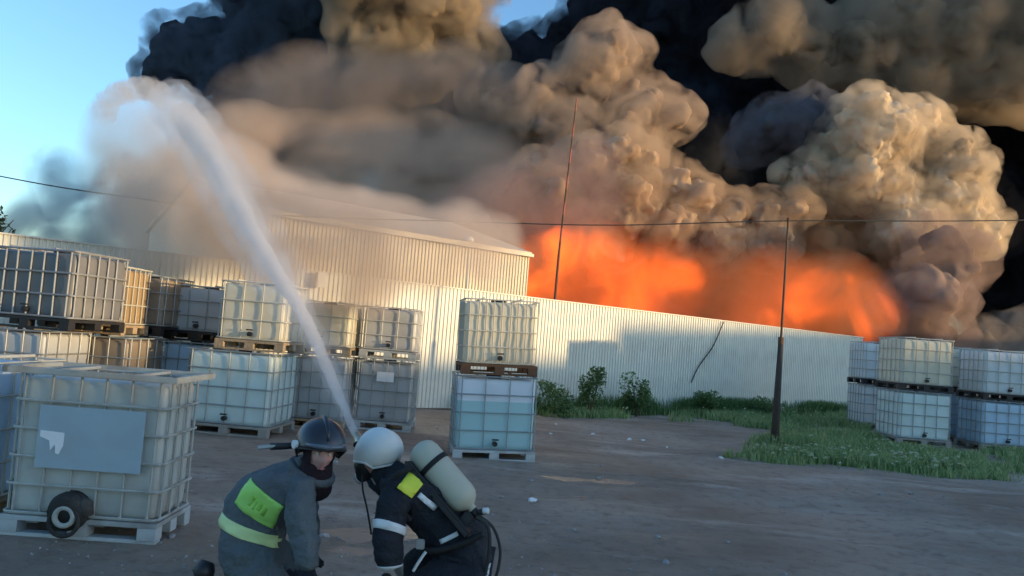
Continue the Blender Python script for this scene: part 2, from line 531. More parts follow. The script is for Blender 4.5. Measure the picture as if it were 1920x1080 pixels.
def tank(label, loc, yaw=0, w=1.2, d=1.0, H=1.16, bottle='bottle_white', cage='galv', pallet='wood', rings=5, nb=(6, 5),
         tilt=(0, 0), plate=None, bar=.009, valve=True, lid=True, group=None):
    root = thing('bulk_tank', label, 'tank', loc, group=group, rot=(R(tilt[0]), R(tilt[1]), R(yaw)))
    ph = .145
    # pallet: deck boards, runner, nine blocks
    p_o = obj('pallet', MB().box((0, 0, ph - .018), (w, d, .036)).box((0, -d / 2 + .05, .013), (w, .1, .026)).box((0, d / 2 - .05, .013), (w, .1, .026)), pallet, root, bevel=.004)
    fm = shared(('foot', w, d), lambda: MB().box((0, 0, .065), (.13, .12, .085)), pallet)
    for fx in (-w / 2 + .066, 0, w / 2 - .066):
        for fy in (-d / 2 + .058, 0, d / 2 - .058):
            f = obj('foot', fm, None, p_o); f.location = (fx, fy, .002)
    bh = H - ph - .055
    bo = obj('bottle', bottle_mesh(w - .07, d - .07, bh), bottle, root)
    bo.location = (0, 0, ph + .002)
    zs = [ph + .02 + (H - ph - .045) * (i / (rings - 1)) for i in range(rings)]
    rm = shared(('cage_ring', w, d, bar), lambda: ring_mb(w - .012, d - .012, bar * 1.15), cage)
    for z in zs:
        o = obj('cage_ring', rm, None, root); o.location = (0, 0, z)
    vh = zs[-1] - zs[0]
    vm = shared(('cage_bar', round(vh, 3), bar), lambda: MB().tube([(0, 0, 0), (0, 0, vh)], bar, 6), cage)
    nx, ny = nb
    for s in (-1, 1):
        for i in range(nx):
            o = obj('cage_bar', vm, None, root); o.location = (-w / 2 + .08 + (w - .16) * i / (nx - 1), s * (d / 2 - .014), zs[0]); o.rotation_euler = (0, R(random.gauss(0, .5)), 0)
        for i in range(ny):
            o = obj('cage_bar', vm, None, root); o.location = (s * (w / 2 - .014), -d / 2 + .08 + (d - .16) * i / (ny - 1), zs[0]); o.rotation_euler = (R(random.gauss(0, .5)), 0, 0)
    tm = shared(('top_tube', w, d), lambda: MB().tube([(0, -d / 2 + .01, 0), (0, d / 2 - .01, 0)], .014, 8), cage)
    for s in (-.25, .25):
        o = obj('top_tube', tm, None, root); o.location = (s * w, 0, zs[-1] + .018)
    if lid:
        obj('lid', MB().lathe([(.0, .04), (.105, .04), (.11, .03), (.11, 0), (.10, -.03)], 20), 'black_plastic', root).location = (0, 0, H - .04)
    if valve:
        vmb = MB().tube([(0, -d / 2 + .05, ph + .09), (0, -d / 2 - .03, ph + .09)], .035, 12).box((0, -d / 2 - .03, ph + .15), (.09, .02, .02))
        obj('valve', vmb, 'black_plastic', root)
    if plate:
        px_, pz, pw, phh, mm = plate
        obj('label_plate', MB().box((px_, -d / 2 - .012, pz), (pw, .006, phh)), mm, root)
    return root

# stands: everything that needs level ground under it
tank_sites = [(-2.94, 6.1, .8), (-4.35, 6.4, .8), (-3.7, 12.0, .9), (-1.88, 13.7, .8), (-3.0, 13.3, .8), (-.03, 11.6, .9),
              (9.45, 18.6, 1), (10.4, 22.2, .9), (11.2, 20.2, .9), (11.3, 18.6, .9), (12.6, 18.7, .9), (-5.9, 11.0, 1.2), (-4.85, 13.0, .8), (-5.0, 14.0, .9)]
FLAT += tank_sites
PUDDLES[:] = [(1.05, 9.85, .85, .62, 'shallow pale puddle with ripples in the mud beside the teal tank', 3), (-.95, 6.9, .42, 1.0, 'narrow wet puddle in the mud behind the two firefighters', 4), (-1.85, 5.3, .5, .22, 'shallow wet patch on the mud beside the beige tank with the plate', 6), (-2.0, 7.6, .7, .28, 'wide dull puddle between the beige tank and the pale green tank', 7)]
FLAT += [(5.36, 15.79, .5)]

ground = build_ground()
build_fence()
build_hall()
build_shade_hall()

# front pair, close to the camera
t0 = tank('beige dirty tank with a blue-grey plate and a big dark round outlet valve', (-2.95, 6.12, 0), 2, w=1.10, d=.68, H=1.18, bottle='bottle_old',
          cage='cage_old', pallet='pal_plastic', rings=6, nb=(6, 4), bar=.010, valve=False, lid=False,
          plate=(.03, .71, .74, .44, 'plate_blue'))
pl = MB()
pl.add([(-.13, 0, .06), (.14, 0, .05), (.14, 0, -.06), (.10, 0, -.13), (.06, 0, -.12), (.05, 0, -.05), (.0, 0, -.10), (-.02, 0, -.02), (-.13, 0, .01),
        (-.13, .003, .06), (.14, .003, .05), (.14, .003, -.06), (.10, .003, -.13), (.06, .003, -.12), (.05, .003, -.05), (.0, .003, -.10), (-.02, .003, -.02), (-.13, .003, .01)],
       [tuple(range(8, -1, -1)), tuple(range(9, 18))] + [(i, (i + 1) % 9, 9 + (i + 1) % 9, 9 + i) for i in range(9)])
st = obj('torn_sticker', pl, 'paper', t0); st.location = (-.24, -.359, .70); st.scale = (.62, 1, .85)
# splayed top rim of the open tank
rim = MB()
for a, b in (((-.59, -.38), (.59, -.38)), ((.59, -.38), (.60, .36)), ((.60, .36), (-.59, .36)), ((-.59, .36), (-.59, -.38))):
    c = ((a[0] + b[0]) / 2, (a[1] + b[1]) / 2, 1.17)
    ln = math.hypot(b[0] - a[0], b[1] - a[1])
    rim.box(c, (ln + .05, .05, .045), rot=Matrix.Rotation(math.atan2(b[1] - a[1], b[0] - a[0]), 3, 'Z'))
obj('top_rim', rim, 'cage_old', t0, bevel=.006)
vy = -.34
ov = obj('outlet_valve', MB().tube([(-.06, vy + .05, .21), (-.06, vy - .03, .20), (-.06, vy - .075, .185)], [.13, .14, .125], 20).tube([(.0, vy - .02, .27), (.06, vy - .04, .25), (.085, vy - .04, .18)], [.05, .055, .04], 12), 'rubber', t0, smooth=True)
vr = obj('valve_ring', MB().lathe([(.045, .0), (.05, .02), (.075, .022), (.08, .0)], 24, mtx=Matrix.Translation((-.06, vy - .078, .175)) @ Matrix.Rotation(R(90), 4, 'X')), 'cage_old', ov, smooth=True)
obj('valve_lip', MB().lathe([(.085, .0), (.095, .016), (.11, .016), (.115, .0)], 24, mtx=Matrix.Translation((-.06, vy - .08, .14)) @ Matrix.Rotation(R(90), 4, 'X')), 'rubber', ov, smooth=True)
tank('bluish tank standing just beside the beige tank with the plate', (-4.36, 6.45, 0), 0, w=1.2, d=1.0, H=1.2, bottle='bottle_blue', cage='cage_cream', valve=False)

# left rows, stacked two high along the fence
tank('pale green tank on the ground under the cream sunlit tank', (-3.86, 11.95, 0), -4, w=1.28, d=1.15, H=1.2, bottle='bottle_green', cage='cage_dark', pallet='wood_grey', rings=5, nb=(5, 5))
tank('cream sunlit tank on a wooden pallet, stacked on the pale green tank', (-3.66, 12.0, 1.205), -2, w=1.0, d=1.1, H=1.0, bottle='bottle_cream', cage='cage_cream', rings=4, nb=(4, 4))
tank('dark tank behind the pale green tank, carrying a low grey tank', (-5.0, 13.0, 0), 0, w=1.1, d=1.0, H=1.24, bottle='bottle_blue', cage='cage_dark', pallet='wood_grey')
tank('low grey tank on a dark pallet next to the cream sunlit tank', (-4.85, 13.0, 1.245), -2, w=1.0, d=1.0, H=.88, bottle='bottle_grey', cage='cage_dark', pallet='black_plastic', rings=4, nb=(4, 4))
tank('brownish tank on the ground behind the beige tank with the plate', (-5.75, 11.6, 0), 0, w=1.2, d=1.2, H=1.28, bottle='bottle_brown', cage='cage_dark')
tank('brownish tank with bright rim stacked between the caged dark tank and the low grey tank', (-5.62, 12.5, 1.285), -3, w=.95, d=1.0, H=.92, bottle='bottle_brown', cage='cage_dark', pallet='black_plastic', rings=4, nb=(4, 4))
tank('grey tank on the ground carrying the caged dark tank', (-6.3, 10.55, 0), -2, w=1.2, d=1.1, H=1.32, bottle='bottle_grey', cage='galv')
tank('caged dark tank with bright bars and an amber lit side, stacked highest by the fence', (-5.95, 10.55, 1.325), -9, w=1.25, d=1.1, H=1.02, bottle='bottle_dark', cage='galv', pallet='black_plastic', rings=4, nb=(7, 6), bar=.012)
tank('amber tank on its own stack behind the caged dark tank', (-5.72, 11.6, 1.285), -3, w=.7, d=.75, H=.98, bottle='bottle_amber', cage='cage_cream', pallet='wood', rings=4, nb=(4, 5))

# two stacks by the fence behind the water jet
tank('grey tank on the ground under the plain grey tank behind the jet', (-1.98, 13.75, 0), 2, w=.96, d=1.0, H=1.16, bottle='bottle_grey', cage='cage_dark', pallet='pal_plastic', plate=(0, .88, .28, .16, 'paper'), nb=(5, 5))
tank('plain grey tank stacked on the grey tank with a paper label', (-1.98, 13.75, 1.165), 2, w=.94, d=1.0, H=.88, bottle='bottle_grey', cage='bottle_grey', pallet='pal_plastic', rings=4, nb=(4, 4))
tank('dull tank on the ground half hidden by the water jet', (-3.0, 13.35, 0), 0, w=1.0, d=1.0, H=1.16, bottle='bottle_grey', cage='cage_dark')
tank('cream tank half hidden by the water jet, stacked on a dull tank', (-3.0, 13.35, 1.165), 0, w=1.0, d=1.0, H=.88, bottle='bottle_cream', cage='cage_cream', rings=4, nb=(4, 4))

# centre stack
tank('white tank half full of teal liquid, standing alone in the yard', (-.13, 11.55, -.02), 8, w=1.14, d=1.0, H=1.17, bottle='bottle_teal', cage='cage_dark', pallet='pal_plastic', tilt=(0, -1.6), rings=5, nb=(4, 4), bar=.008)
tank('cream sunlit tank stacked on the half full teal tank', (-.15, 11.55, 1.15), 8, w=1.06, d=1.0, H=1.06, bottle='bottle_cream', cage='cage_cream', pallet='rust', tilt=(0, -1.6), rings=5, nb=(9, 6), bar=.008)

# right stacks at the end of the fence
for (x, y, w, d, lo, up, c1, c2, H1, H2, l1, l2) in (
        (9.45, 18.6, 1.22, 1.2, 'bottle_green', 'bottle_cream', 'cage_dark', 'cage_cream', 1.21, 1.2, 'pale tank standing in the weeds under the cream tank past the pole', 'cream sunlit tank on top of the pale tank in the weeds'),
        (10.25, 22.2, 1.2, 1.0, 'bottle_white', 'bottle_white', 'cage_dark', 'cage_cream', 1.2, 1.16, 'white tank on the ground at the very end of the corrugated fence', 'white tank stacked on top at the very end of the corrugated fence'),
        (11.15, 20.2, 1.0, 1.0, 'bottle_blue', 'bottle_cream', 'cage_dark', 'cage_cream', 1.2, 1.12, 'bluish tank tucked behind the pale tank in the weeds', 'cream tank tucked behind the sunlit tank beyond the pole'),
        (11.35, 18.6, 1.2, 1.1, 'bottle_blue', 'bottle_white', 'cage_dark', 'cage_cream', 1.14, 1.14, 'blue tank under a white tank, next to the pale tank in the weeds', 'white tank on the blue tank next to the sunlit cream stack'),
        (12.65, 18.7, 1.2, 1.1, 'bottle_blue', 'bottle_white', 'cage_dark', 'cage_cream', 1.14, 1.14, 'last blue tank at the end of the row of stacks', 'last white tank on top at the end of the row of stacks')):
    tank(l1, (x, y, .01), 0, w=w, d=d, H=H1, bottle=lo, cage=c1, pallet='wood_grey', rings=5, nb=(5, 6))
    tank(l2, (x, y, .015 + H1), 0, w=w, d=d, H=H2, bottle=up, cage=c2, pallet='black_plastic', rings=5, nb=(5, 6))

# ------------------------------------------------------------------ pole, cables, mast, lamp
pole = thing('utility_pole', 'dark wooden post with a thin rusty rod on top standing in the weeds', 'pole', (5.36, 15.79, 0))
obj('post', MB().tube([(0, 0, -.1), (.0, 0, .8), (.01, 0, 2.1)], [.088, .07, .048], 10), 'post_wood', pole, smooth=True)
obj('rod', MB().tube([(.01, 0, 2.0), (.02, 0, 4.45)], [.026, .020], 8), 'rust', pole)
obj('clamp', MB().tube([(.01, 0, 1.98), (.01, 0, 2.12)], .056, 10), 'rust', pole)
obj('insulator', MB().lathe([(.0, .09), (.03, .08), (.035, .04), (.028, .0)], 10, mtx=Matrix.Translation((.02, 0, 4.42))), 'rust', pole)

cab = MB()
pts = [(-16.0, 14.6, 4.75), (-9.81, 15.0, 3.97), (-7.26, 15.05, 3.77), (-4.79, 15.2, 3.67), (-1.03, 15.4, 3.86), (1.89, 15.6, 4.05), (5.38, 15.79, 4.44), (10.53, 16.5, 4.97), (20, 18, 6.2)]
def smooth_path(p, n=8):
    p = [Vector(q) for q in p]; out = []
    for i in range(len(p) - 1):
        a, b, c, d = p[max(i - 1, 0)], p[i], p[i + 1], p[min(i + 2, len(p) - 1)]
        for k in range(n):
            t = k / n
            out.append(0.5 * ((2 * b) + (c - a) * t + (2 * a - 5 * b + 4 * c - d) * t * t + (3 * b - a - 3 * c + d) * t ** 3))
    return out + [p[-1]]
cab.tube(smooth_path(pts), .011, 6)
tag(obj('overhead_cable', cab, 'cable'), 'thin black overhead cable sagging across the yard to the pole', 'cable')

mast = thing('mast', 'tall thin mast with red and white bands rising out of the smoke', 'mast', (1.6, 30, 0))
obj('base_tube', MB().tube([(0, 0, 0), (.06, 0, 5.0)], .05, 8), 'rust', mast)
for i in range(12):
    z = 5.0 + i * .5
    obj('band', MB().tube([(.06 + .02 * i, 0, z), (.06 + .02 * (i + 1), 0, z + .5)], .045 - .0015 * i, 8), 'red' if i % 2 else 'rust', mast)
obj('foot_plate', MB().box((0, 0, .02), (.4, .4, .04)), 'rust', mast)

lamp = thing('yard_lamp', 'white lamp head on a thin post behind the fence by the hall', 'lamp', (-1.05, 19.9, 0))
obj('post', MB().tube([(0, 0, 0), (-.1, 0, 4.0)], .03, 8), 'fence_rail', lamp)
obj('lamp_head', MB().lathe([(0, .1), (.08, .09), (.13, .02), (.13, -.03), (0, -.05)], 16, mtx=Matrix.Translation((-.12, 0, 4.05))), 'white', lamp, smooth=True)

box = thing('floodlight', 'small white floodlight fixed to the top of the corrugated fence', 'lamp', (-3.83, 15.86, 2.45), FENCE_ANG)
obj('housing', MB().box((0, -.08, .08), (.2, .1, .3)), 'white', box, bevel=.015)
obj('bracket', MB().box((0, -.0, .02), (.04, .14, .04)), 'galv', box)
hb = MB().tube(smooth_path([(6.3, 23.58, 2.66), (6.2, 23.48, 2.45), (5.95, 23.30, 1.9), (5.5, 22.97, 1.3), (5.28, 22.80, .85)]), .016, 6)
tag(obj('hanging_cable', hb, 'cable'), 'dark cable hanging down crookedly over the front of the fence', 'cable')

# ------------------------------------------------------------------ firefighters
M['jacket_grey'] = mat('grey_green_turnout_cloth', (0.095, 0.115, 0.125), 0.9, 0.2, 7, bump=1.0, bscale=9, bdist=.07, dirt=(0.07, 0.08, 0.11), dscale=4)
M['jacket_navy'] = mat('navy_turnout_cloth', (0.012, 0.015, 0.022), 0.85, 0.3, 8, bump=1.0, bscale=9, bdist=.07)
M['trousers'] = mat('dark_blue_trousers', (0.022, 0.03, 0.048), 0.9, 0.2, 8, bump=0.3, bscale=30)
M['skin'] = mat('skin', (0.50, 0.28, 0.25), 0.55, 0.1, 16)
M['lip'] = mat('lips', (0.36, 0.14, 0.13), 0.5, 0.1, 20)
M['hair'] = mat('brow_hair', (0.05, 0.035, 0.025), 0.8, 0.2, 40)
M['eye'] = mat('eye', (0.5, 0.48, 0.46), 0.3, 0.1, 20)
M['balaclava'] = mat('dark_knit', (0.020, 0.010, 0.016), 0.95, 0.3, 60, bump=0.5, bscale=120)
M['glove'] = mat('black_glove', (0.014, 0.014, 0.015), 0.8, 0.3, 30, bump=0.3)
M['boot'] = mat('black_boot', (0.012, 0.012, 0.012), 0.5, 0.3, 20)
M['helmet_black'] = mat('black_helmet_shell', (0.022, 0.024, 0.032), 0.28, 0.15, 9, spec=0.5)
M['helmet_white'] = mat('white_helmet_shell', (0.68, 0.68, 0.64), 0.42, 0.08, 7, dirt=(0.38, 0.36, 0.33), damt=.4)
M['visor'] = mat('tinted_visor', (0.10, 0.12, 0.15), 0.15, 0.1, 6)
M['lime'] = mat('lime_reflective_tape', (0.36, 0.72, 0.16), 0.55, 0.15, 14, dirt=(0.2, 0.42, 0.12))
M['lime_pale'] = mat('pale_lime_tape', (0.60, 0.74, 0.34), 0.5, 0.15, 14, dirt=(0.5, 0.6, 0.42))
M['yellow'] = mat('yellow_tape', (0.66, 0.70, 0.06), 0.55, 0.12, 14, dirt=(0.4, 0.45, 0.05))
M['silver'] = mat('silver_reflective_tape', (0.68, 0.71, 0.72), 0.4, 0.1, 20, dirt=(0.45, 0.46, 0.46))
M['print'] = mat('dark_green_print', (0.27, 0.58, 0.09), 0.6, 0.15, 14)
M['cylinder'] = mat('pale_composite_cylinder', (0.44, 0.43, 0.34), 0.5, 0.1, 9, dirt=(0.34, 0.32, 0.26))
M['brass'] = mat('brass_fitting', (0.45, 0.40, 0.30), 0.35, 0.2, 20, metal=.8)
M['hose_cloth'] = mat('grey_fire_hose', (0.30, 0.29, 0.27), 0.85, 0.15, 20, bump=.3)

def skin_mesh(name, verts, edges, radii, root=0, sub=2, noise_amt=0.0, nscale=6.0):
    me = bpy.data.meshes.new(name + '_sk')
    me.from_pydata(verts, edges, [])
    o = bpy.data.objects.new(name + '_sk', me); COL.objects.link(o)
    sk = o.modifiers.new('s', 'SKIN'); sk.use_smooth_shade = True
    lay = me.skin_vertices[0].data
    for i, r in enumerate(radii):
        lay[i].radius = r if isinstance(r, tuple) else (r, r)
        lay[i].use_root = (i == root)
    sb = o.modifiers.new('b', 'SUBSURF'); sb.levels = sub; sb.render_levels = sub
    dg = bpy.context.evaluated_depsgraph_get()
    res = bpy.data.meshes.new_from_object(o.evaluated_get(dg)); res.name = name
    bpy.data.objects.remove(o); bpy.data.meshes.remove(me)
    if noise_amt:
        for v in res.vertices:     # folds of the heavy cloth
            p = v.co
            q = Vector((p.x * nscale, p.y * nscale, p.z * nscale * 1.9))
            v.co = p + v.normal * noise_amt * (mnoise.noise(q) + .5 * mnoise.noise(q * 2.3))
    res.polygons.foreach_set('use_smooth', [True] * len(res.polygons))
    return res

def cut_piece(name, src, planes, keep, offset, m, parent):
    """a strip of cloth that follows the body: cut between planes, keep a region, lift it off the surface"""
    bm = bmesh.new(); bm.from_mesh(src)
    for co, no in planes:
        bmesh.ops.bisect_plane(bm, geom=list(bm.verts) + list(bm.edges) + list(bm.faces), plane_co=co, plane_no=no, clear_outer=True)
    bmesh.ops.delete(bm, geom=[f for f in bm.faces if not keep(f.calc_center_median(), f.normal)], context='FACES')
    if not bm.faces:
        bm.free(); return None
    bm.normal_update()
    ret = bmesh.ops.solidify(bm, geom=list(bm.faces), thickness=-offset)
    me = bpy.data.meshes.new(name); bm.to_mesh(me); bm.free()
    for k in range(len(me.polygons)):
        me.polygons[k].material_index = 0
    me.materials.clear()
    return obj(name, me, m, parent, smooth=True)

def frame(fwd, up):
    f = Vector(fwd).normalized(); u = Vector(up); s = f.cross(u).normalized(); u = s.cross(f)
    return Matrix((s, f, u)).transposed()      # columns: right, forward, up

def head_mesh(name):
    """forward +Y, up +Z, about 0.23 m tall"""
    bm = bmesh.new(); bmesh.ops.create_uvsphere(bm, u_segments=40, v_segments=30, radius=1.0)
    g = lambda p, c, s: math.exp(-sum(((a - b) / k) ** 2 for a, b, k in zip(p, c, s)))
    for v in bm.verts:
        x, y, z = v.co
        X, Y, Z = x * .076, y * .096, z * .116
        jaw = max(0, -z) ** 1.5
        X *= 1 - .32 * jaw; Y *= 1 - .10 * jaw
        if y > 0:
            Y -= .006 * (1 - abs(x)) * 0
        p = (X, Y, Z)
        if y > 0:
            Y += .024 * g((X, 0, Z), (0, 0, -.022), (.013, 1, .022))         # nose tip
            Y += .012 * g((X, 0, Z), (0, 0, .006), (.010, 1, .025))          # bridge
            Y += .007 * g((X, 0, Z), (0, 0, .034), (.045, 1, .010))          # brow
            for s in (-1, 1):
                Y -= .012 * g((X, 0, Z), (s * .031, 0, .012), (.015, 1, .012))   # eye sockets
                Y += .006 * g((X, 0, Z), (s * .045, 0, -.02), (.018, 1, .018))   # cheeks
            Y += .006 * g((X, 0, Z), (0, 0, -.058), (.024, 1, .006))         # upper lip
            Y += .006 * g((X, 0, Z), (0, 0, -.070), (.020, 1, .006))         # lower lip
            Y -= .005 * g((X, 0, Z), (0, 0, -.064), (.024, 1, .003))
            Y += .012 * g((X, 0, Z), (0, 0, -.100), (.022, 1, .014))         # chin
        v.co = (X, Y, Z)
    me = bpy.data.meshes.new(name); bm.to_mesh(me); bm.free()
    me.polygons.foreach_set('use_smooth', [True] * len(me.polygons))
    return me

def helmet_mesh(name, a=.125, b=.150, c=.135, front=.01, side=-.075, back=-.085, thick=.006, ridge=0.0):
    """dome whose lower edge is high over the brow and low at ears and neck; forward +Y"""
    mb = MB(); nu, nv = 48, 14
    def edge(th):
        f = math.cos(th)   # 1 = front
        return front * max(0, f) ** .6 + (side if f > 0 else side + (back - side) * -f) * (1 - max(0, f) ** .35)
    def pt(th, t, s):
        e = edge(th)
        ph0 = math.asin(max(-.8, min(.8, e / c)))
        ph = math.pi / 2 + (ph0 - math.pi / 2) * t
        k = 1.0 + .05 * t ** 6
        rg = ridge * math.exp(-(math.sin(th) * math.cos(ph) / .12) ** 2) if ridge else 0
        return Vector((a * s * k * math.cos(ph) * math.sin(th), b * s * k * math.cos(ph) * math.cos(th), c * s * math.sin(ph) + rg))
    for s, flip in ((1.0, False), (1.0 - thick / .13, True)):
        vs = [pt(2 * math.pi * i / nu, j / nv, s) for j in range(nv + 1) for i in range(nu)]
        fs = []
        for j in range(nv):
            for i in range(nu):
                q = (j * nu + i, (j + 1) * nu + i, (j + 1) * nu + (i + 1) % nu, j * nu + (i + 1) % nu)
                fs.append(q[::-1] if flip else q)
        mb.add(vs, fs)
    n0 = (nv) * nu; n1 = (nv + 1) * nu + nv * nu
    mb.f += [(n0 + i, n1 + i, n1 + (i + 1) % nu, n0 + (i + 1) % nu) for i in range(nu)]; mb.mi += [0] * nu
    return mb

def rim_path(a=.131, b=.157, c=.135, front=.01, side=-.075, back=-.085, n=40):
    out = []
    for i in range(n):
        th = 2 * math.pi * i / n; f = math.cos(th)
        e = front * max(0, f) ** .6 + (side if f > 0 else side + (back - side) * -f) * (1 - max(0, f) ** .35)
        ph = math.asin(max(-.8, min(.8, e / c)))
        out.append(Vector((a * math.cos(ph) * math.sin(th), b * math.cos(ph) * math.cos(th), c * math.sin(ph))))
    return out

def hand(name, wrist, direction, palm_n, m, parent, curl=.5, thumb=1, scale=1.0):
    """gloved hand: palm and five bent fingers grown from one skeleton"""
    d = Vector(direction).normalized(); n = Vector(palm_n); n = (n - d * n.dot(d)).normalized(); s = d.cross(n) * thumb
    w = Vector(wrist)
    V = [w, w + d * .045 * scale, w + d * .085 * scale]; E = [(0, 1), (1, 2)]; Rr = [(.026, .026), (.038, .024), (.038, .022)]
    for i, (o_, ln) in enumerate(((-.030, .058), (-.010, .066), (.010, .062), (.028, .050))):
        p = w + (d * .088 + s * o_) * scale
        b = len(V); V.append(p); Rr.append((.0115, .0115)); E.append((2, b))
        dirv = d.copy()
        for k in range(3):
            dirv = (dirv * math.cos(curl) + n * math.sin(curl)).normalized()
            n2 = (n * math.cos(curl) - d * math.sin(curl) * .2)
            p = p + dirv * ln * (.5, .38, .3)[k] * scale
            V.append(p); Rr.append((.0105 - .001 * k,) * 2); E.append((b + k, b + k + 1))
    b = len(V)
    p1 = w + (d * .035 - s * .036) * scale; p2 = p1 + (d * .03 - s * .018 + n * .012) * scale; p3 = p2 + (d * .03 + n * .016) * scale
    V += [p1, p2, p3]; Rr += [(.014, .014), (.012, .012), (.0105, .0105)]; E += [(1, b), (b, b + 1), (b + 1, b + 2)]
    return obj(name, skin_mesh(name, [tuple(v) for v in V], E, Rr, 1, 2), m, parent, smooth=True)

def assign(me, fn):
    idx = [fn(p.center, p.normal) for p in me.polygons]
    me.polygons.foreach_set('material_index', idx)

# ---- first firefighter: crouching, turned to the right, looking back past the camera
p1 = thing('person', 'crouching firefighter in a grey jacket with lime patches and a black helmet', 'person', (-1.2, 4.28, 0))
O1 = Vector((-1.2, 4.28, 0))
W = [(-1.24, 4.28, .42), (-1.265, 4.28, .56), (-1.225, 4.275, .70), (-1.11, 4.27, .815), (-1.01, 4.25, .885), (-.955, 4.22, .95),      # 0-5 pelvis .. neck
     (-.985, 4.095, .81), (-.935, 4.02, .63), (-.875, 3.985, .44),                       # 6-8 near arm: shoulder, elbow, wrist
     (-1.08, 4.45, .80), (-1.06, 4.53, .62), (-.99, 4.46, .47),                           # 9-11 far arm
     (-1.20, 4.16, .36), (-.93, 4.12, .22), (-1.18, 4.10, .10), (-1.26, 4.09, .06),      # 12-15 near leg, kneeling: hip, knee, ankle, foot
     (-1.20, 4.40, .38), (-.97, 4.45, .27), (-1.2, 4.46, .12), (-1.3, 4.46, .06)]        # 16-19 far leg, foot planted
EDG = [(0, 1), (1, 2), (2, 3), (3, 4), (4, 5), (3, 6), (6, 7), (7, 8), (3, 9), (9, 10), (10, 11), (0, 12), (12, 13), (13, 14), (14, 15), (0, 16), (16, 17), (17, 18), (18, 19)]
RAD = [(.185, .19), (.185, .20), (.165, .20), (.13, .165), (.085, .085), (.06, .06), (.088, .088), (.078, .078), (.062, .062), (.088, .088), (.078, .078), (.062, .062),
       (.12, .12), (.085, .085), (.058, .058), (.045, .045), (.12, .12), (.085, .085), (.058, .058), (.045, .045)]
b1 = skin_mesh('body', [tuple(Vector(w) - O1) for w in W], EDG, RAD, 0, 3, .017, 9)
assign(b1, lambda c, n: 1 if c.z < .34 and c.x < .30 else 0)
body1 = obj('body', b1, ['jacket_grey', 'trousers'], p1)
def loc1(p): return Vector(p) - O1
# lime shoulder-blade patch and back stripe, cut from the cloth itself
def patch(name, body, parent, c, ax, ay, hx, hy, depth_dir, m, reach, off=.007):
    c = Vector(c); ax = Vector(ax).normalized(); dd = Vector(depth_dir).normalized()
    ay = Vector(ay); ay = (ay - ax * ay.dot(ax)).normalized()
    pls = [(c + ax * hx, ax), (c - ax * hx, -ax), (c + ay * hy, ay), (c - ay * hy, -ay)]
    return cut_piece(name, body.data, pls, lambda p, n: (p - c).length < reach and n.dot(dd) > -.05, off, m, parent)
pb = patch('back_patch', body1, p1, loc1((-1.19, 4.09, .725)), (.86, -.1, -.50), (.5, .0, .86), .115, .075, (-.55, -.8, .35), 'lime', .2)
# dark print on the patch
for (dx, dy, hx, hy) in ((-.035, .0, .008, .030), (-.008, -.006, .006, .026), (.016, .004, .012, .022), (.045, -.004, .010, .026)):
    ax = Vector((.86, -.1, -.50)).normalized(); ay = Vector((.5, 0, .86)); ay = (ay - ax * ay.dot(ax)).normalized()
    patch('print_mark', body1, pb, loc1((-1.19, 4.09, .725)) + ax * dx + ay * dy, ax, ay, hx, hy, (-.55, -.8, .35), 'print', .2, .0085)
patch('back_stripe', body1, p1, loc1((-1.24, 4.10, .57)), (.93, -.05, -.30), (.3, 0, .95), .175, .030, (-.35, -.8, .2), 'lime_pale', .25)
# hem of the jacket and a waist fold
hm = MB()
for z, r in ((.365, .012),):
    pass
fwd1 = Vector((.42, -.86, -.22)); up1 = Vector((.10, -.12, 1.0))
F1 = frame(fwd1, up1)
head_c = Vector((-.925, 4.185, 1.005)) - O1
MH = Matrix.Translation(head_c) @ F1.to_4x4()
h1 = obj('head', head_mesh('head'), 'skin', p1); h1.matrix_local = MH
for s in (-1, 1):
    e = obj('eye', MB().lathe([(0, -.010), (.008, -.007), (.011, 0), (.008, .007), (0, .010)], 12), 'eye', h1, smooth=True); e.location = (s * .031, .083, .012)
    br = obj('eyebrow', MB().tube([(s * .016, .100, .030), (s * .032, .097, .035), (s * .047, .086, .031)], [.004, .004, .002], 6), 'hair', h1)
lp = obj('lips', MB().tube([(-.022, .087, -.064), (-.01, .097, -.061), (0, .099, -.062), (.01, .097, -.061), (.022, .087, -.064)], [.002, .005, .0055, .005, .002], 8), 'lip', h1, smooth=True)
# balaclava: hood over the head with a face opening, down over the neck
bl = head_mesh('balaclava')
bm = bmesh.new(); bm.from_mesh(bl)
bmesh.ops.delete(bm, geom=[f for f in bm.faces if f.calc_center_median().y > .045 and -.068 < f.calc_center_median().z < .06 and abs(f.calc_center_median().x) < .052], context='FACES')
for v in bm.verts: v.co = Vector((v.co.x * 1.10, v.co.y * 1.07, v.co.z * 1.07 - .003))
bm.to_mesh(bl); bm.free()
obj('balaclava', bl, 'balaclava', h1)
obj('neck_hood', MB().tube([(0, .005, -.045), (0, .0, -.10), (.0, -.02, -.15), (0, -.05, -.21)], [.075, .085, .095, .115], 20), 'balaclava', h1, smooth=True)
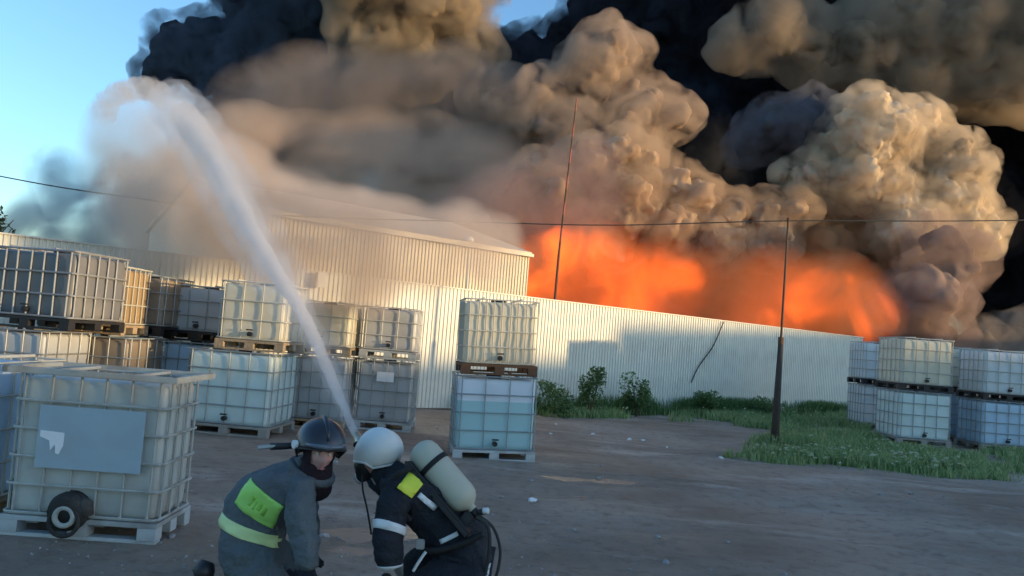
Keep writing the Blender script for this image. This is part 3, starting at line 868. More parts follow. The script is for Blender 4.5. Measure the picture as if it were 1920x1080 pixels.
# black helmet
hl = obj('helmet', helmet_mesh('helmet', .128, .150, .130, front=.022), 'helmet_black', h1, smooth=True); hl.location = (0, -.008, .035)
obj('rim', MB().tube(rim_path(.133, .158, .130, front=.022), .006, 6, closed=True), 'black_plastic', hl)
obj('brow_visor', MB().tube([(-.10, .10, .03), (-.06, .145, .038), (0, .162, .04), (.06, .145, .038), (.10, .10, .03)], [.008, .012, .014, .012, .008], 8), 'visor', hl, smooth=True)
obj('side_knob', MB().tube([(.128, .03, .0), (.146, .035, .0)], .022, 12), 'silver', hl)
obj('ridge', MB().tube([(0, .135, .062), (0, .09, .105), (0, .0, .135), (0, -.09, .108), (0, -.14, .05)], [.006, .011, .013, .011, .006], 8), 'helmet_black', hl, smooth=True)
obj('side_lamp', MB().tube([(.12, -.03, -.03), (.18, -.05, -.045), (.23, -.08, -.06)], [.016, .018, .020], 10), 'black_plastic', hl, smooth=True)
obj('lamp_tail', MB().tube([(.18, -.05, -.04), (.29, -.09, -.075)], .012, 8), 'galv', hl)
obj('collar', MB().tube([tuple(loc1((-.97 + .10 * math.cos(t), 4.235 + .095 * math.sin(t), .885 + .045 * math.cos(t + .6) * -1))) for t in [i * math.pi / 10 for i in range(20)]], .028, 8, closed=True), 'jacket_grey', p1, smooth=True)
hand('glove', loc1((-.87, 3.99, .435)), (.55, .0, -.8), (.7, .4, .5), 'glove', p1, .45, 1)
hand('glove', loc1((-.99, 4.46, .47)), (.3, -.1, -.9), (.7, -.3, .5), 'glove', p1, .45, -1)
for (a, b) in (((-1.26, 4.09, .06), (-1.33, 4.09, .03)), ((-1.28, 4.46, .06), (-1.36, 4.46, .03))):
    obj('boot', MB().tube([loc1(a) + Vector((0, 0, .02)), (loc1(a) + loc1(b)) / 2, loc1(b)], [.06, .058, .04], 12), 'boot', p1, smooth=True)
pk = MB().tube([loc1((-1.44, 4.18, .40)), loc1((-1.45, 4.16, .36)), loc1((-1.44, 4.16, .31))], [.035, .055, .04], 12)
obj('belt_pouch', pk, 'black_plastic', p1, smooth=True)

# ---- second firefighter: bent forward over the branch, cylinder on the back
p2 = thing('person', 'firefighter in navy with a white helmet and pale air cylinder bending over the hose', 'person', (-.3, 4.3, 0))
O2 = Vector((-.3, 4.3, 0))
def loc2(p): return Vector(p) - O2
W = [(-.10, 4.30, .47), (-.19, 4.30, .60), (-.30, 4.30, .715), (-.43, 4.31, .815), (-.545, 4.33, .885), (-.60, 4.35, .93),
     (-.50, 4.14, .82), (-.525, 4.07, .655), (-.50, 4.05, .46),
     (-.52, 4.50, .83), (-.64, 4.60, .76), (-.74, 4.64, .88),
     (-.10, 4.18, .42), (-.40, 4.14, .36), (-.16, 4.16, .12), (-.08, 4.16, .06),
     (-.08, 4.42, .42), (-.42, 4.46, .42), (-.36, 4.47, .12), (-.46, 4.47, .06)]
RAD = [(.165, .175), (.15, .165), (.145, .17), (.125, .165), (.085, .085), (.06, .06), (.095, .095), (.086, .086), (.072, .072), (.09, .09), (.075, .075), (.055, .055),
       (.13, .13), (.09, .09), (.06, .06), (.05, .05), (.12, .12), (.09, .09), (.06, .06), (.05, .05)]
b2 = skin_mesh('body', [tuple(loc2(w)) for w in W], EDG, RAD, 0, 3, .015, 9)
body2 = obj('body', b2, ['jacket_navy'], p2)
def armband(name, a, b, t, hw, m):
    a, b = loc2(a), loc2(b); d = (b - a).normalized(); c = a + (b - a) * t
    return cut_piece(name, body2.data, [(c + d * hw, d), (c - d * hw, -d)], lambda p, n: ((p - c) - d * (p - c).dot(d)).length < .13, .005, m, p2)
armband('sleeve_band', (-.50, 4.14, .82), (-.525, 4.07, .655), .93, .020, 'silver')
armband('cuff_band', (-.525, 4.07, .655), (-.50, 4.05, .46), .94, .020, 'silver')
patch('shoulder_patch', body2, p2, loc2((-.435, 4.13, .875)), (.80, 0, -.6), (.6, 0, .8), .045, .042, (.1, -.9, .5), 'yellow', .15)
patch('back_stripe', body2, p2, loc2((-.345, 4.13, .80)), (.78, 0, -.62), (.62, 0, .78), .055, .014, (.1, -.9, .5), 'silver', .15)
patch('hip_stripe', body2, p2, loc2((-.22, 4.13, .62)), (.86, 0, .5), (-.5, 0, .86), .05, .012, (0, -.9, .3), 'silver', .15)
patch('hem_stripe', body2, p2, loc2((-.06, 4.16, .43)), (.9, 0, .3), (-.3, 0, .9), .07, .014, (0, -.9, .3), 'silver', .15)
F2 = frame((-.80, .42, -.42), (-.42, .1, .9))
h2 = obj('head', head_mesh('head'), 'skin', p2); h2.matrix_local = Matrix.Translation(loc2((-.645, 4.37, .965))) @ F2.to_4x4()
hl = obj('helmet', helmet_mesh('helmet', .118, .142, .115, front=.0, side=-.075, back=-.095, ridge=.012), 'helmet_white', h2, smooth=True); hl.location = (0, -.012, .03)
obj('rim', MB().tube(rim_path(.123, .149, .115, front=.0, side=-.075, back=-.095), .007, 6, closed=True), 'helmet_white', hl)
obj('face_mask', MB().tube([(0, .07, .01), (0, .10, -.02), (0, .11, -.055), (0, .10, -.085)], [.06, .066, .058, .035], 16), 'black_plastic', h2, smooth=True)
obj('mask_valve', MB().tube([(-.01, .11, -.06), (-.012, .165, -.07)], [.035, .03], 14), 'black_plastic', h2, smooth=True)
obj('valve_ring', MB().tube([(-.012, .15, -.067), (-.012, .158, -.069)], .034, 14), 'silver', h2)
obj('neck_hood', MB().tube([(0, 0, -.05), (0, -.02, -.10), (0, -.04, -.15)], [.075, .08, .095], 18), 'jacket_navy', h2, smooth=True)
# air cylinder with strap, valve and back plate
tA, tB = loc2((-.415, 4.285, 1.035)), loc2((-.14, 4.21, .785))
ax = (tB - tA).normalized(); Lc = (tB - tA).length
MT = Matrix.Translation(tA) @ ax.to_track_quat('Z', 'Y').to_matrix().to_4x4()
prof = [(.0, -.03), (.03, -.028), (.058, -.015), (.076, .008), (.083, .035), (.083, Lc - .06), (.078, Lc - .03), (.062, Lc - .005), (.04, Lc + .012), (.024, Lc + .02), (.024, Lc + .04), (0, Lc + .04)]
cy_o = obj('air_cylinder', MB().lathe(prof, 32, mtx=MT), 'cylinder', p2, smooth=True)
obj('strap', MB().lathe([(.083, .095), (.0885, .095), (.0885, .122), (.083, .122)], 32, mtx=MT), 'glove', cy_o)
obj('valve', MB().tube([tB + ax * .03, tB + ax * .085], .022, 12).tube([tB + ax * .06, tB + ax * .06 + Vector((.05, -.03, .02))], .016, 10), 'black_plastic', cy_o, smooth=True)
obj('valve_knob', MB().tube([tB + ax * .06 + Vector((.04, -.03, .02)), tB + ax * .06 + Vector((.065, -.04, .026))], .016, 12), 'silver', cy_o, smooth=True)
pn = Vector((-.60, -.05, -.78)).normalized()
bp_c = (tA + tB) / 2 + pn * .088 + ax * .06
obj('back_plate', MB().box((0, 0, 0), (.22, .035, .50), rot=Matrix((ax.cross(pn).normalized(), pn, ax)).transposed()), 'black_plastic', p2, bevel=.012).location = bp_c
lw = tB + pn * .05 + ax * .05
obj('regulator', MB().box((0, 0, 0), (.10, .07, .06), rot=Matrix((ax.cross(pn).normalized(), pn, ax)).transposed()), 'black_plastic', p2, bevel=.01).location = lw
def strap(name, pts, r=.012, m='glove'):
    return obj(name, MB().tube(smooth_path([loc2(q) for q in pts]), r, 8), m, p2, smooth=True)
strap('shoulder_strap', [(-.44, 4.14, .955), (-.50, 4.115, .93), (-.545, 4.13, .86), (-.50, 4.12, .78), (-.42, 4.12, .70)], .014)
strap('waist_belt', [(-.05, 4.12, .66), (-.16, 4.12, .60), (-.27, 4.13, .56), (-.34, 4.15, .55)], .017)
strap('air_hose', [(-.09, 4.17, .73), (-.03, 4.14, .70), (-.01, 4.12, .60), (-.02, 4.12, .48), (-.03, 4.13, .40)], .010, 'rubber')
strap('air_hose', [(-.08, 4.18, .74), (0.0, 4.15, .69), (.045, 4.14, .58), (.035, 4.13, .46), (.0, 4.13, .41)], .008, 'rubber')
strap('mask_hose', [(-.72, 4.34, .865), (-.70, 4.28, .80), (-.66, 4.22, .72), (-.62, 4.18, .60)], .005, 'rubber')
strap('side_strap', [(-.33, 4.13, .55), (-.36, 4.12, .50), (-.385, 4.12, .45)], .008, 'silver')
obj('buckle', MB().box(loc2((-.36, 4.11, .59)), (.045, .02, .05)), 'galv', p2, bevel=.005)
hand('glove', loc2((-.50, 4.05, .455)), (-.05, .0, -1), (-.6, .5, .1), 'glove', p2, .5, 1)
hand('glove', loc2((-.745, 4.645, .885)), (-.35, .1, .9), (-.5, -.7, 0), 'glove', p2, .75, -1)
for (a, b) in (((-.10, 4.16, .06), (-.24, 4.16, .045)), ((-.36, 4.47, .06), (-.52, 4.47, .045))):
    obj('boot', MB().tube([loc2(a) + Vector((0, 0, .02)), (loc2(a) + loc2(b)) / 2, loc2(b)], [.065, .062, .045], 12), 'boot', p2, smooth=True)

# ---- branch pipe and hose
nz = thing('hose_nozzle', 'metal branch pipe throwing the water jet, held behind the white helmet', 'nozzle', (-.76, 4.64, .82))
ON = Vector((-.76, 4.64, .82)); jd = (Vector((-1.05, 5.02, 1.25)) - Vector((-.84, 4.72, 1.03))).normalized()
tip = Vector((-.84, 4.72, 1.03)) - ON
obj('barrel', MB().tube([tip - jd * .20, tip - jd * .12, tip - jd * .10, tip], [.026, .026, .034, .022], 16), 'brass', nz, smooth=True)
obj('coupling', MB().tube([tip - jd * .24, tip - jd * .19], .036, 16), 'galv', nz)
e0 = tip - jd * .23 + ON
hs = MB().tube(smooth_path([e0, e0 + Vector((.06, .0, -.10)), (-.58, 4.58, .62), (-.50, 4.62, .30), (-.2, 4.8, .07), (.7, 5.1, .045), (1.4, 4.4, .045), (2.0, 3.0, .045), (2.6, 1.0, .045)]), .033, 12)
tag(obj('fire_hose', hs, 'hose_cloth', smooth=True), 'grey fire hose trailing from the branch pipe over the mud', 'hose')

# ------------------------------------------------------------------ vegetation
def inside(poly, x, y):
    c = np.zeros(x.shape, bool)
    n = len(poly)
    for i in range(n):
        x0, y0 = poly[i]; x1, y1 = poly[(i + 1) % n]
        hit = ((y0 > y) != (y1 > y)) & (x < (x1 - x0) * (y - y0) / (y1 - y0 + 1e-12) + x0)
        c ^= hit
    return c

def blades(name, pts, hgt, wid, m, seed, lean=.5):
    rs = np.random.RandomState(seed)
    n = len(pts)
    z = ground_z(pts[:, 0], pts[:, 1]) - .015
    a = rs.rand(n) * 2 * math.pi
    h = hgt * (0.5 + rs.rand(n)); w = wid * (0.6 + .8 * rs.rand(n))
    dx, dy = np.cos(a), np.sin(a)
    la = rs.rand(n) * 2 * math.pi; ll = h * lean * rs.rand(n)
    b = np.stack([pts[:, 0], pts[:, 1], z], -1)
    side = np.stack([dx * w, dy * w, np.zeros(n)], -1)
    off = np.stack([np.cos(la) * ll, np.sin(la) * ll, np.zeros(n)], -1)
    mid = b + off * .35 + np.stack([0 * h, 0 * h, h * .6], -1)
    tip = b + off + np.stack([0 * h, 0 * h, h], -1)
    V = np.stack([b - side, b + side, mid + side * .7, mid - side * .7, tip], 1).reshape(-1, 3)
    k = np.arange(n) * 5
    F = [tuple(f) for f in np.stack([k, k + 1, k + 2, k + 3], -1).tolist()] + [tuple(f) for f in np.stack([k + 3, k + 2, k + 4], -1).tolist()]
    me = bpy.data.meshes.new(name); me.from_pydata(V.tolist(), [], F)
    return obj(name, me, m)

def scatter(poly, n, seed, dens=None):
    rs = np.random.RandomState(seed)
    P = np.array(poly); lo, hi = P.min(0), P.max(0)
    out = []
    tot = 0
    while tot < n:
        q = rs.rand(n, 2) * (hi - lo) + lo
        k = inside(poly, q[:, 0], q[:, 1])
        q = q[k]
        if dens is not None:
            q = q[rs.rand(len(q)) < dens(q[:, 0], q[:, 1])]
        out.append(q); tot += len(q)
    return np.concatenate(out)[:n]

def fl(t, off):
    p = FENCE_A + FENCE_DIR * t + FENCE_N * off
    return (p.x, p.y)
clump = lambda x, y: np.clip(.35 + 2.6 * fbm(x, y, 51, 4, .8), 0.0, 1)
verge = [fl(10.5, .1), fl(27, .1), (12, 26.5), (10.6, 22.9), (8.6, 19.2), (9.0, 17.6), (14, 17.6), (16, 15.5), (9.0, 13.9), (6.3, 13.2), (4.0, 13.5), (4.6, 15.3), (6.6, 18.2), (5.2, 19.9), (3.0, 19.0), (1.0, 18.0)]
g1 = blades('grass', scatter(verge, 34000, 1, clump), .19, .013, 'grass', 1, .8)
tag(g1, 'rough green grass along the fence and round the pole', 'grass', kind='stuff')
strip = [fl(9, .1), fl(27, .1), fl(27, .9), fl(9, .7)]
g2 = blades('tall_weeds', scatter(strip, 17000, 2, lambda x, y: np.clip(.4 + 2 * fbm(x, y, 61, 3, .7), 0.05, 1)), .36, .014, 'weed', 2)
tag(g2, 'taller dark weeds at the foot of the corrugated fence', 'weeds', kind='stuff')
edge = [(3.6, 13.2), (4.6, 12.9), (6.4, 12.8), (9.2, 13.3), (16, 14.6), (16, 16.2), (9, 14.9), (6.6, 14.6), (5.0, 14.6)]
g3 = blades('verge_grass', scatter(edge, 12000, 3, lambda x, y: np.clip(.45 + 1.8 * fbm(x, y, 71, 3, 1.1), 0.02, 1)), .13, .013, 'grass', 3, .9)
tag(g3, 'low flowering weeds along the edge of the bare yard', 'weeds', kind='stuff')
# pale flower heads: small five-petal discs on the verge
fp = np.concatenate([scatter(edge, 420, 4, clump), scatter(verge, 260, 5, clump)])
mbf = MB(); rs = np.random.RandomState(8)
fz = ground_z(fp[:, 0], fp[:, 1])
for (x, y), z in zip(fp, fz):
    h = .10 + .18 * rs.rand(); r = .018 + .03 * rs.rand(); t = rs.rand() * 6
    c = Vector((x, y, z + h)); tl = (rs.rand(2) - .5) * 1.4
    ring = [c + Vector((math.cos(t + k * 1.2566) * r, math.sin(t + k * 1.2566) * r, tl[0] * r * math.cos(t + k) + tl[1] * r)) for k in range(5)]
    mbf.add([c + Vector((0, 0, .008))] + ring, [(0, 1 + k, 1 + (k + 1) % 5) for k in range(5)])
tag(obj('weed_flowers', mbf, 'flower'), 'scattered pale flower heads among the verge weeds', 'flowers', kind='stuff')

def leafy(root, name, c, rad, n, size, m, seed, lobes=7):
    rs = np.random.RandomState(seed)
    ctr = (rs.rand(lobes, 3) - .5) * 2 * np.array(rad) * .62
    lr = .35 + .35 * rs.rand(lobes)
    mb = MB()
    for i in range(n):
        k = rs.randint(lobes)
        d = rs.randn(3); d /= np.linalg.norm(d)
        p = Vector(ctr[k] + d * np.array(rad) * lr[k] * (rs.rand() ** .4)) + Vector(c)
        q = Quaternion(Vector(rs.randn(3)).normalized(), rs.rand() * 6.28)
        s = size * (.6 + .8 * rs.rand())
        vs = [q @ Vector(w) * s + p for w in ((-.5, 0, 0), (0, -.28, .06), (.55, 0, 0), (0, .28, .06))]
        mb.add(vs, [(0, 1, 2, 3)])
    return obj(name, mb, m, root)

for (x, y, rw, h, lab, sd) in ((1.25, 18.4, .5, .42, 'broad low green shrub against the fence beside the teal tank', 11),
                               (2.05, 19.1, .38, .62, 'tall scraggly shrub against the fence with upright stems', 12),
                               (3.35, 20.2, .42, .52, 'compact dark round shrub at the foot of the fence', 13),
                               (5.6, 21.9, .45, .35, 'small low shrub below the hanging cable', 14),
                               (7.6, 22.9, .6, .3, 'spreading dark shrub by the fence behind the pole', 15)):
    gz = float(ground_z(np.array([x]), np.array([y]))[0])
    s_ = thing('shrub', lab, 'shrub', (x, y, gz))
    st_ = MB()
    rs = np.random.RandomState(sd)
    for k in range(7):
        a = rs.rand() * 6.28
        st_.tube([(0, 0, -.03), (math.cos(a) * rw * .25, math.sin(a) * rw * .25, h * .7), (math.cos(a) * rw * .5, math.sin(a) * rw * .5, h * (1.2 + .5 * rs.rand()))], [.012, .008, .004], 5)
    obj('stems', st_, 'bark', s_)
    leafy(s_, 'foliage', (0, 0, h), (rw, rw, h), 1500, .07, 'weed', sd)

def tree(loc, h, rad, lab, seed):
    t = thing('tree', lab, 'tree', loc)
    rs = np.random.RandomState(seed)
    mb = MB().tube([(0, 0, -.1), (.1, 0, h * .45), (.05, .1, h * .8)], [.22, .15, .07], 8)
    for k in range(8):
        a = rs.rand() * 6.28; z = h * (.35 + .4 * rs.rand())
        mb.tube([(.05, 0, z), (math.cos(a) * rad * .4, math.sin(a) * rad * .4, z + h * .12), (math.cos(a) * rad * .75, math.sin(a) * rad * .75, z + h * .28)], [.07, .045, .02], 6)
    obj('trunk', mb, 'bark', t)
    leafy(t, 'crown', (0, 0, h * .72), (rad, rad, h * .34), 5200, .3, 'tree_leaf', seed, 12)
tree((-30.3, 45, 0), 7.4, 2.2, 'dark leafy tree beyond the far end of the fence', 31)
tree((-35.5, 47, 0), 8.4, 2.8, 'larger dark tree standing behind the leafy tree', 32)

# ------------------------------------------------------------------ litter, gravel, puddles
rs = np.random.RandomState(77)
ng = 6000
ga = np.radians(40 + 100 * rs.rand(ng)); gr = 3.8 * (22 / 3.8) ** rs.rand(ng)
gx, gy = gr * np.cos(ga), gr * np.sin(ga)
keep = fbm(gx, gy, 91, 4, .7) > -.12
gx, gy = gx[keep], gy[keep]
gz = ground_z(gx, gy)
oc = np.array([(1, 0, 0), (-1, 0, 0), (0, 1, 0), (0, -1, 0), (0, 0, .7), (0, 0, -.7)])
of = [(0, 2, 4), (2, 1, 4), (1, 3, 4), (3, 0, 4), (2, 0, 5), (1, 2, 5), (3, 1, 5), (0, 3, 5)]
gs = (.005 + .013 * rs.rand(len(gx)) ** 3)[:, None, None]
gv = oc[None] * gs * (1 + .35 * rs.randn(len(gx), 6, 1)) + np.stack([gx, gy, gz + .002], -1)[:, None, :]
gf = [tuple(k * 6 + i for i in f) for k in range(len(gx)) for f in of]
me = bpy.data.meshes.new('gravel'); me.from_pydata(gv.reshape(-1, 3).tolist(), [], gf)
tag(obj('gravel', me, 'concrete'), 'loose grit and gravel scattered over the bare mud', 'gravel', kind='stuff')

pm_, nt_, b_ = new_mat('muddy_puddle_water')
b_.inputs['Base Color'].default_value = (.20, .17, .145, 1); b_.inputs['Roughness'].default_value = .24; b_.inputs['IOR'].default_value = 1.33
tc_ = nt_.nodes.new('ShaderNodeTexCoord'); mp_ = nt_.nodes.new('ShaderNodeMapping'); mp_.inputs['Scale'].default_value = (3, 14, 1)
n_ = nt_.nodes.new('ShaderNodeTexNoise'); n_.inputs['Scale'].default_value = 1.0; n_.inputs['Detail'].default_value = 4
bp_ = nt_.nodes.new('ShaderNodeBump'); bp_.inputs['Strength'].default_value = .7; bp_.inputs['Distance'].default_value = .02
for a_, c_ in ((tc_.outputs['Object'], mp_.inputs[0]), (mp_.outputs[0], n_.inputs['Vector']), (n_.outputs['Fac'], bp_.inputs['Height']), (bp_.outputs[0], b_.inputs['Normal'])):
    nt_.links.new(a_, c_)
for x, y, ra, rb, lab, sd in PUDDLES:
    rs = np.random.RandomState(sd); n = 48
    ph = rs.rand(6) * 6.28
    mb = MB(); ring = []
    for k in range(n):
        a = 2 * math.pi * k / n
        w = 1 + sum(.16 / (q + 1) * 1.4 * math.sin((q + 2) * a + ph[q]) for q in range(6))
        ring.append((math.cos(a) * ra * 1.5, math.sin(a) * rb * 1.5, 0))
    mb.add([(0, 0, 0)] + ring, [(0, 1 + k, 1 + (k + 1) % n) for k in range(n)])
    o = obj('puddle', mb, pm_); o.location = (x, y, -.012)
    tag(o, lab, 'puddle', kind='structure')
rs = np.random.RandomState(21)
litter = [(.9, 14.6), (1.7, 14.9), (2.9, 14.0), (3.6, 13.1), (1.1, 16.3), (.38, 8.3), (2.35, 14.7), (2.6, 14.75), (5.55, 15.3)]
for i, (x, y) in enumerate(litter):
    z = float(ground_z(np.array([x]), np.array([y]))[0])
    bm = bmesh.new(); bmesh.ops.create_icosphere(bm, subdivisions=1, radius=.028 + .025 * rs.rand())
    for v in bm.verts:
        v.co = Vector((v.co.x * (1 + .5 * rs.randn() * .5), v.co.y * (.8 + .3 * rs.rand()), v.co.z * .5)) + Vector(rs.randn(3) * .006)
    me = bpy.data.meshes.new('litter_scrap'); bm.to_mesh(me); bm.free()
    o = obj('litter_scrap', me, 'paper'); o.location = (x, y, z + .015); o.rotation_euler = (0, 0, rs.rand() * 6)
    tag(o, 'crumpled white scrap of litter lying on the mud', 'litter', 'litter scraps on the mud')
for i in range(110):
    a = R(38 + 104 * rs.rand()); r = 4.2 * (14 / 4.2) ** rs.rand()
    x, y = r * math.cos(a), r * math.sin(a)
    z = float(ground_z(np.array([x]), np.array([y]))[0])
    bm = bmesh.new(); bmesh.ops.create_icosphere(bm, subdivisions=1, radius=.010 + .028 * rs.rand() ** 2)
    for v in bm.verts:
        v.co = Vector((v.co.x * 1.2, v.co.y, v.co.z * .7)) * (1 + .18 * rs.randn())
    me = bpy.data.meshes.new('stone'); bm.to_mesh(me); bm.free()
    o = obj('stone', me, 'concrete'); o.location = (x, y, z + .004); o.rotation_euler = (0, 0, rs.rand() * 6)
    tag(o, 'small grey stone lying on the bare mud', 'stone', 'stones on the mud')

SMOKE = {
    'black_left': [(-21.39,64.57,29.89,4.04),(-24.06,66.63,27.82,1.8),(-26.92,66.77,24.15,2.73),(-29.42,66.46,23.14,2.17),(-30.97,66.2,21.77,1.42),(-22.1,66.31,22.75,4.41),(-16.94,66.0,26.28,5.54),(-15.42,65.69,20.34,4.41),(-20.53,65.59,18.09,2.92),(-23.5,65.38,17.35,2.92),(-18.17,64.86,14.07,4.04),(-10.85,64.18,21.58,5.16),(-19.52,68.75,37.34,7.78),(-26.65,66.51,31.3,1.8)],
    'black_mid': [(-6.19,71.78,22.93,6.29),(-0.43,75.92,25.17,5.45),(5.6,75.54,27.11,5.45),(10.36,75.24,32.12,5.87),(6.55,74.47,33.6,3.35),(16.5,74.59,30.27,8.39),(3.66,74.0,17.26,8.39),(15.88,73.41,19.62,8.39),(-5.6,73.11,14.84,6.29),(13.29,72.22,40.35,8.39),(21.08,71.04,45.45,10.48)],
    'black_right': [(23.65,68.98,29.75,8.57),(36.2,75.31,31.06,9.38),(46.32,74.65,24.9,9.38),(48.5,73.47,13.2,6.94),(43.11,72.52,9.74,3.67),(28.02,72.55,18.9,7.75),(35.26,72.0,15.91,8.16),(43.76,71.28,36.26,10.2),(35.59,70.5,45.3,10.61),(52.62,69.75,28.96,10.61),(52.78,69.47,15.95,8.98)],
    'tan_plume': [(-11.19,56.7,28.67,3.68),(-9.68,59.01,25.76,2.86),(-8.1,58.48,22.19,1.71),(-11.74,58.4,22.89,1.87),(-6.03,58.31,26.17,2.2),(-4.58,58.07,23.34,1.05),(-8.14,58.0,27.91,3.35),(-13.35,57.74,33.11,3.68)],
    'brown_mid': [(4.77,51.46,20.32,1.53),(6.56,52.23,21.47,0.65),(3.97,52.54,18.27,1.92),(7.41,52.37,17.22,1.77),(9.76,52.11,17.08,0.77),(0.86,52.14,16.63,1.92),(-2.01,52.0,17.08,1.33),(2.42,51.83,14.53,2.36),(6.26,51.71,14.62,2.06)],
    'cauliflower': [(18.39,41.38,13.81,1.76),(17.04,42.44,13.1,1.24),(20.82,42.32,14.25,1.14),(22.62,42.33,12.5,1.57),(19.21,42.27,11.35,1.93),(23.04,42.12,10.19,1.69),(24.43,42.0,9.13,0.9),(20.55,41.86,8.81,1.93),(17.55,41.8,11.7,1.45),(15.31,41.83,11.38,0.81),(24.05,41.85,12.8,0.52),(14.18,41.87,11.59,0.38),(21.58,42.22,15.31,0.62)],
    'fold_column': [(4.95,40.71,11.59,0.81),(6.47,41.32,11.06,0.91),(7.77,41.28,10.25,0.98),(9.33,41.21,9.51,0.98),(11.02,41.11,8.93,0.81),(12.91,41.04,9.35,0.58),(14.27,41.0,9.59,0.53),(3.38,40.91,10.67,1.21),(2.1,40.81,9.15,1.32),(5.68,40.67,8.85,1.56),(7.94,40.69,7.93,1.09),(10.42,40.61,7.43,1.09),(0.67,41.39,9.99,1.09),(-0.17,41.34,8.22,1.21),(4.5,41.33,7.19,1.56),(13.03,41.15,7.84,1.09)],
    'fire_base': [(1.06,43.21,5.69,2.24),(4.14,44.88,5.48,2.49),(7.15,44.7,5.1,2.49),(10.67,44.53,5.67,2.49),(13.88,44.37,6.21,2.62),(17.02,44.17,7.34,2.37),(19.35,44.0,6.61,2.49),(17.63,43.81,4.11,2.74),(12.94,43.61,3.15,2.74),(7.11,43.47,2.69,2.49),(2.75,43.37,2.64,2.24),(20.86,43.34,5.51,1.87)],
    'tan_upper_right': [(16.82,54.6,24.51,1.12),(14.99,55.26,24.04,0.75),(19.76,55.33,23.68,1.18),(22.77,55.37,24.32,1.75),(26.5,55.37,25.78,2.59),(30.26,55.2,24.47,2.9),(33.93,55.0,23.92,3.05),(31.7,54.76,29.25,3.37),(18.75,54.9,25.36,0.72),(13.79,54.91,23.42,0.44),(27.06,54.67,22.3,1.18),(36.26,53.59,26.43,3.99),(36.84,56.41,32.42,3.99)],
    'brown_low_right': [(19.44,37.53,5.23,1.34),(19.12,38.53,3.84,1.51),(21.07,38.32,6.82,1.12),(20.31,38.18,7.78,0.86),(17.9,38.15,3.99,1.08),(19.95,38.09,3.13,1.29)],
    'grey_low_right': [(27.81,47.6,3.25,1.14),(30.24,48.44,3.59,1.25),(32.16,48.42,3.91,1.5),(34.4,48.4,4.25,1.9),(26.54,48.15,2.99,1.09)],
    'shade_wedge': [(15.04,43.11,14.59,1.11),(13.69,43.89,14.54,1.11),(16.8,43.78,14.0,0.99),(12.47,43.67,13.72,0.79),(15.76,43.62,15.69,0.86)],
    'grey_upper': [(-17.03,52.15,14.67,2.4),(-14.78,53.95,16.09,2.7),(-11.07,53.76,15.96,2.7),(-7.41,53.54,16.19,2.55),(-4.12,53.34,16.02,2.4),(-1.21,53.17,15.84,2.4),(0.97,53.0,15.61,1.8),(-18.46,52.85,12.57,2.1),(-4.99,52.75,18.34,1.8)],
    'taupe': [(-16.84,49.25,11.51,2.12),(-13.53,50.85,11.1,2.41),(-9.76,50.72,11.37,2.55),(-5.96,50.54,11.29,2.55),(-2.53,50.32,11.18,2.27),(-15.21,50.18,9.12,2.55),(-11.08,50.0,8.73,2.69),(-7.04,49.81,9.02,2.69),(-2.97,49.66,8.65,2.41),(-12.14,49.52,6.9,2.27),(-17.93,49.36,8.76,2.27),(-20.78,49.45,10.23,1.56),(-22.79,50.55,8.92,1.56),(-22.85,50.44,6.84,1.56),(-21.54,50.42,7.29,1.98),(-17.36,50.3,6.58,2.12),(-8.25,50.16,6.94,2.27),(-3.86,50.0,6.94,2.12),(-0.16,49.87,6.88,1.84)],
    'mauve': [(-0.78,36.56,7.66,1.26),(0.65,37.44,8.68,1.26),(2.1,37.36,9.55,1.26),(3.22,37.27,7.84,1.26),(1.28,37.19,6.92,1.36),(-0.2,37.08,6.53,1.15),(3.52,37.0,10.35,0.94),(-2.21,36.91,6.85,1.26)],
    'blue_left': [(-34.78,59.52,11.4,1.36),(-35.77,60.6,7.64,1.7),(-31.89,60.58,9.38,2.04),(-29.72,60.32,11.15,1.53),(-29.54,60.31,7.69,2.21),(-32.81,60.14,7.0,2.04),(-37.12,60.0,6.64,1.53),(-26.84,59.83,9.05,2.38)],
}
FLAMES = {
    'flame_band': [(1.31,34.62,4.92,1.16),(2.37,35.35,5.55,1.05),(3.44,35.31,5.39,1.16),(4.88,35.21,5.02,1.05),(6.28,35.13,5.01,0.95),(7.56,35.04,4.98,0.67),(1.88,35.0,3.83,1.16),(3.52,34.93,3.72,1.05),(5.39,34.87,3.74,0.95)],
    'flame_right': [(11.2,34.72,3.27,0.84),(12.57,35.35,3.74,1.05),(13.7,35.31,4.3,1.16),(14.86,35.23,4.15,1.16),(15.77,35.12,3.87,0.88),(13.21,35.07,3.08,1.05),(14.58,35.0,3.19,1.05),(14.94,34.95,4.97,0.73)],
    'glow': [(1.08,33.52,4.35,1.43),(3.66,34.61,4.64,1.84),(6.66,34.44,4.4,1.63),(8.96,34.33,4.11,1.63),(11.22,34.23,4.29,1.73),(13.7,34.12,4.25,1.73),(15.26,34.0,3.91,1.12),(4.39,33.89,2.82,1.63),(10.02,33.78,2.81,1.63)],
}
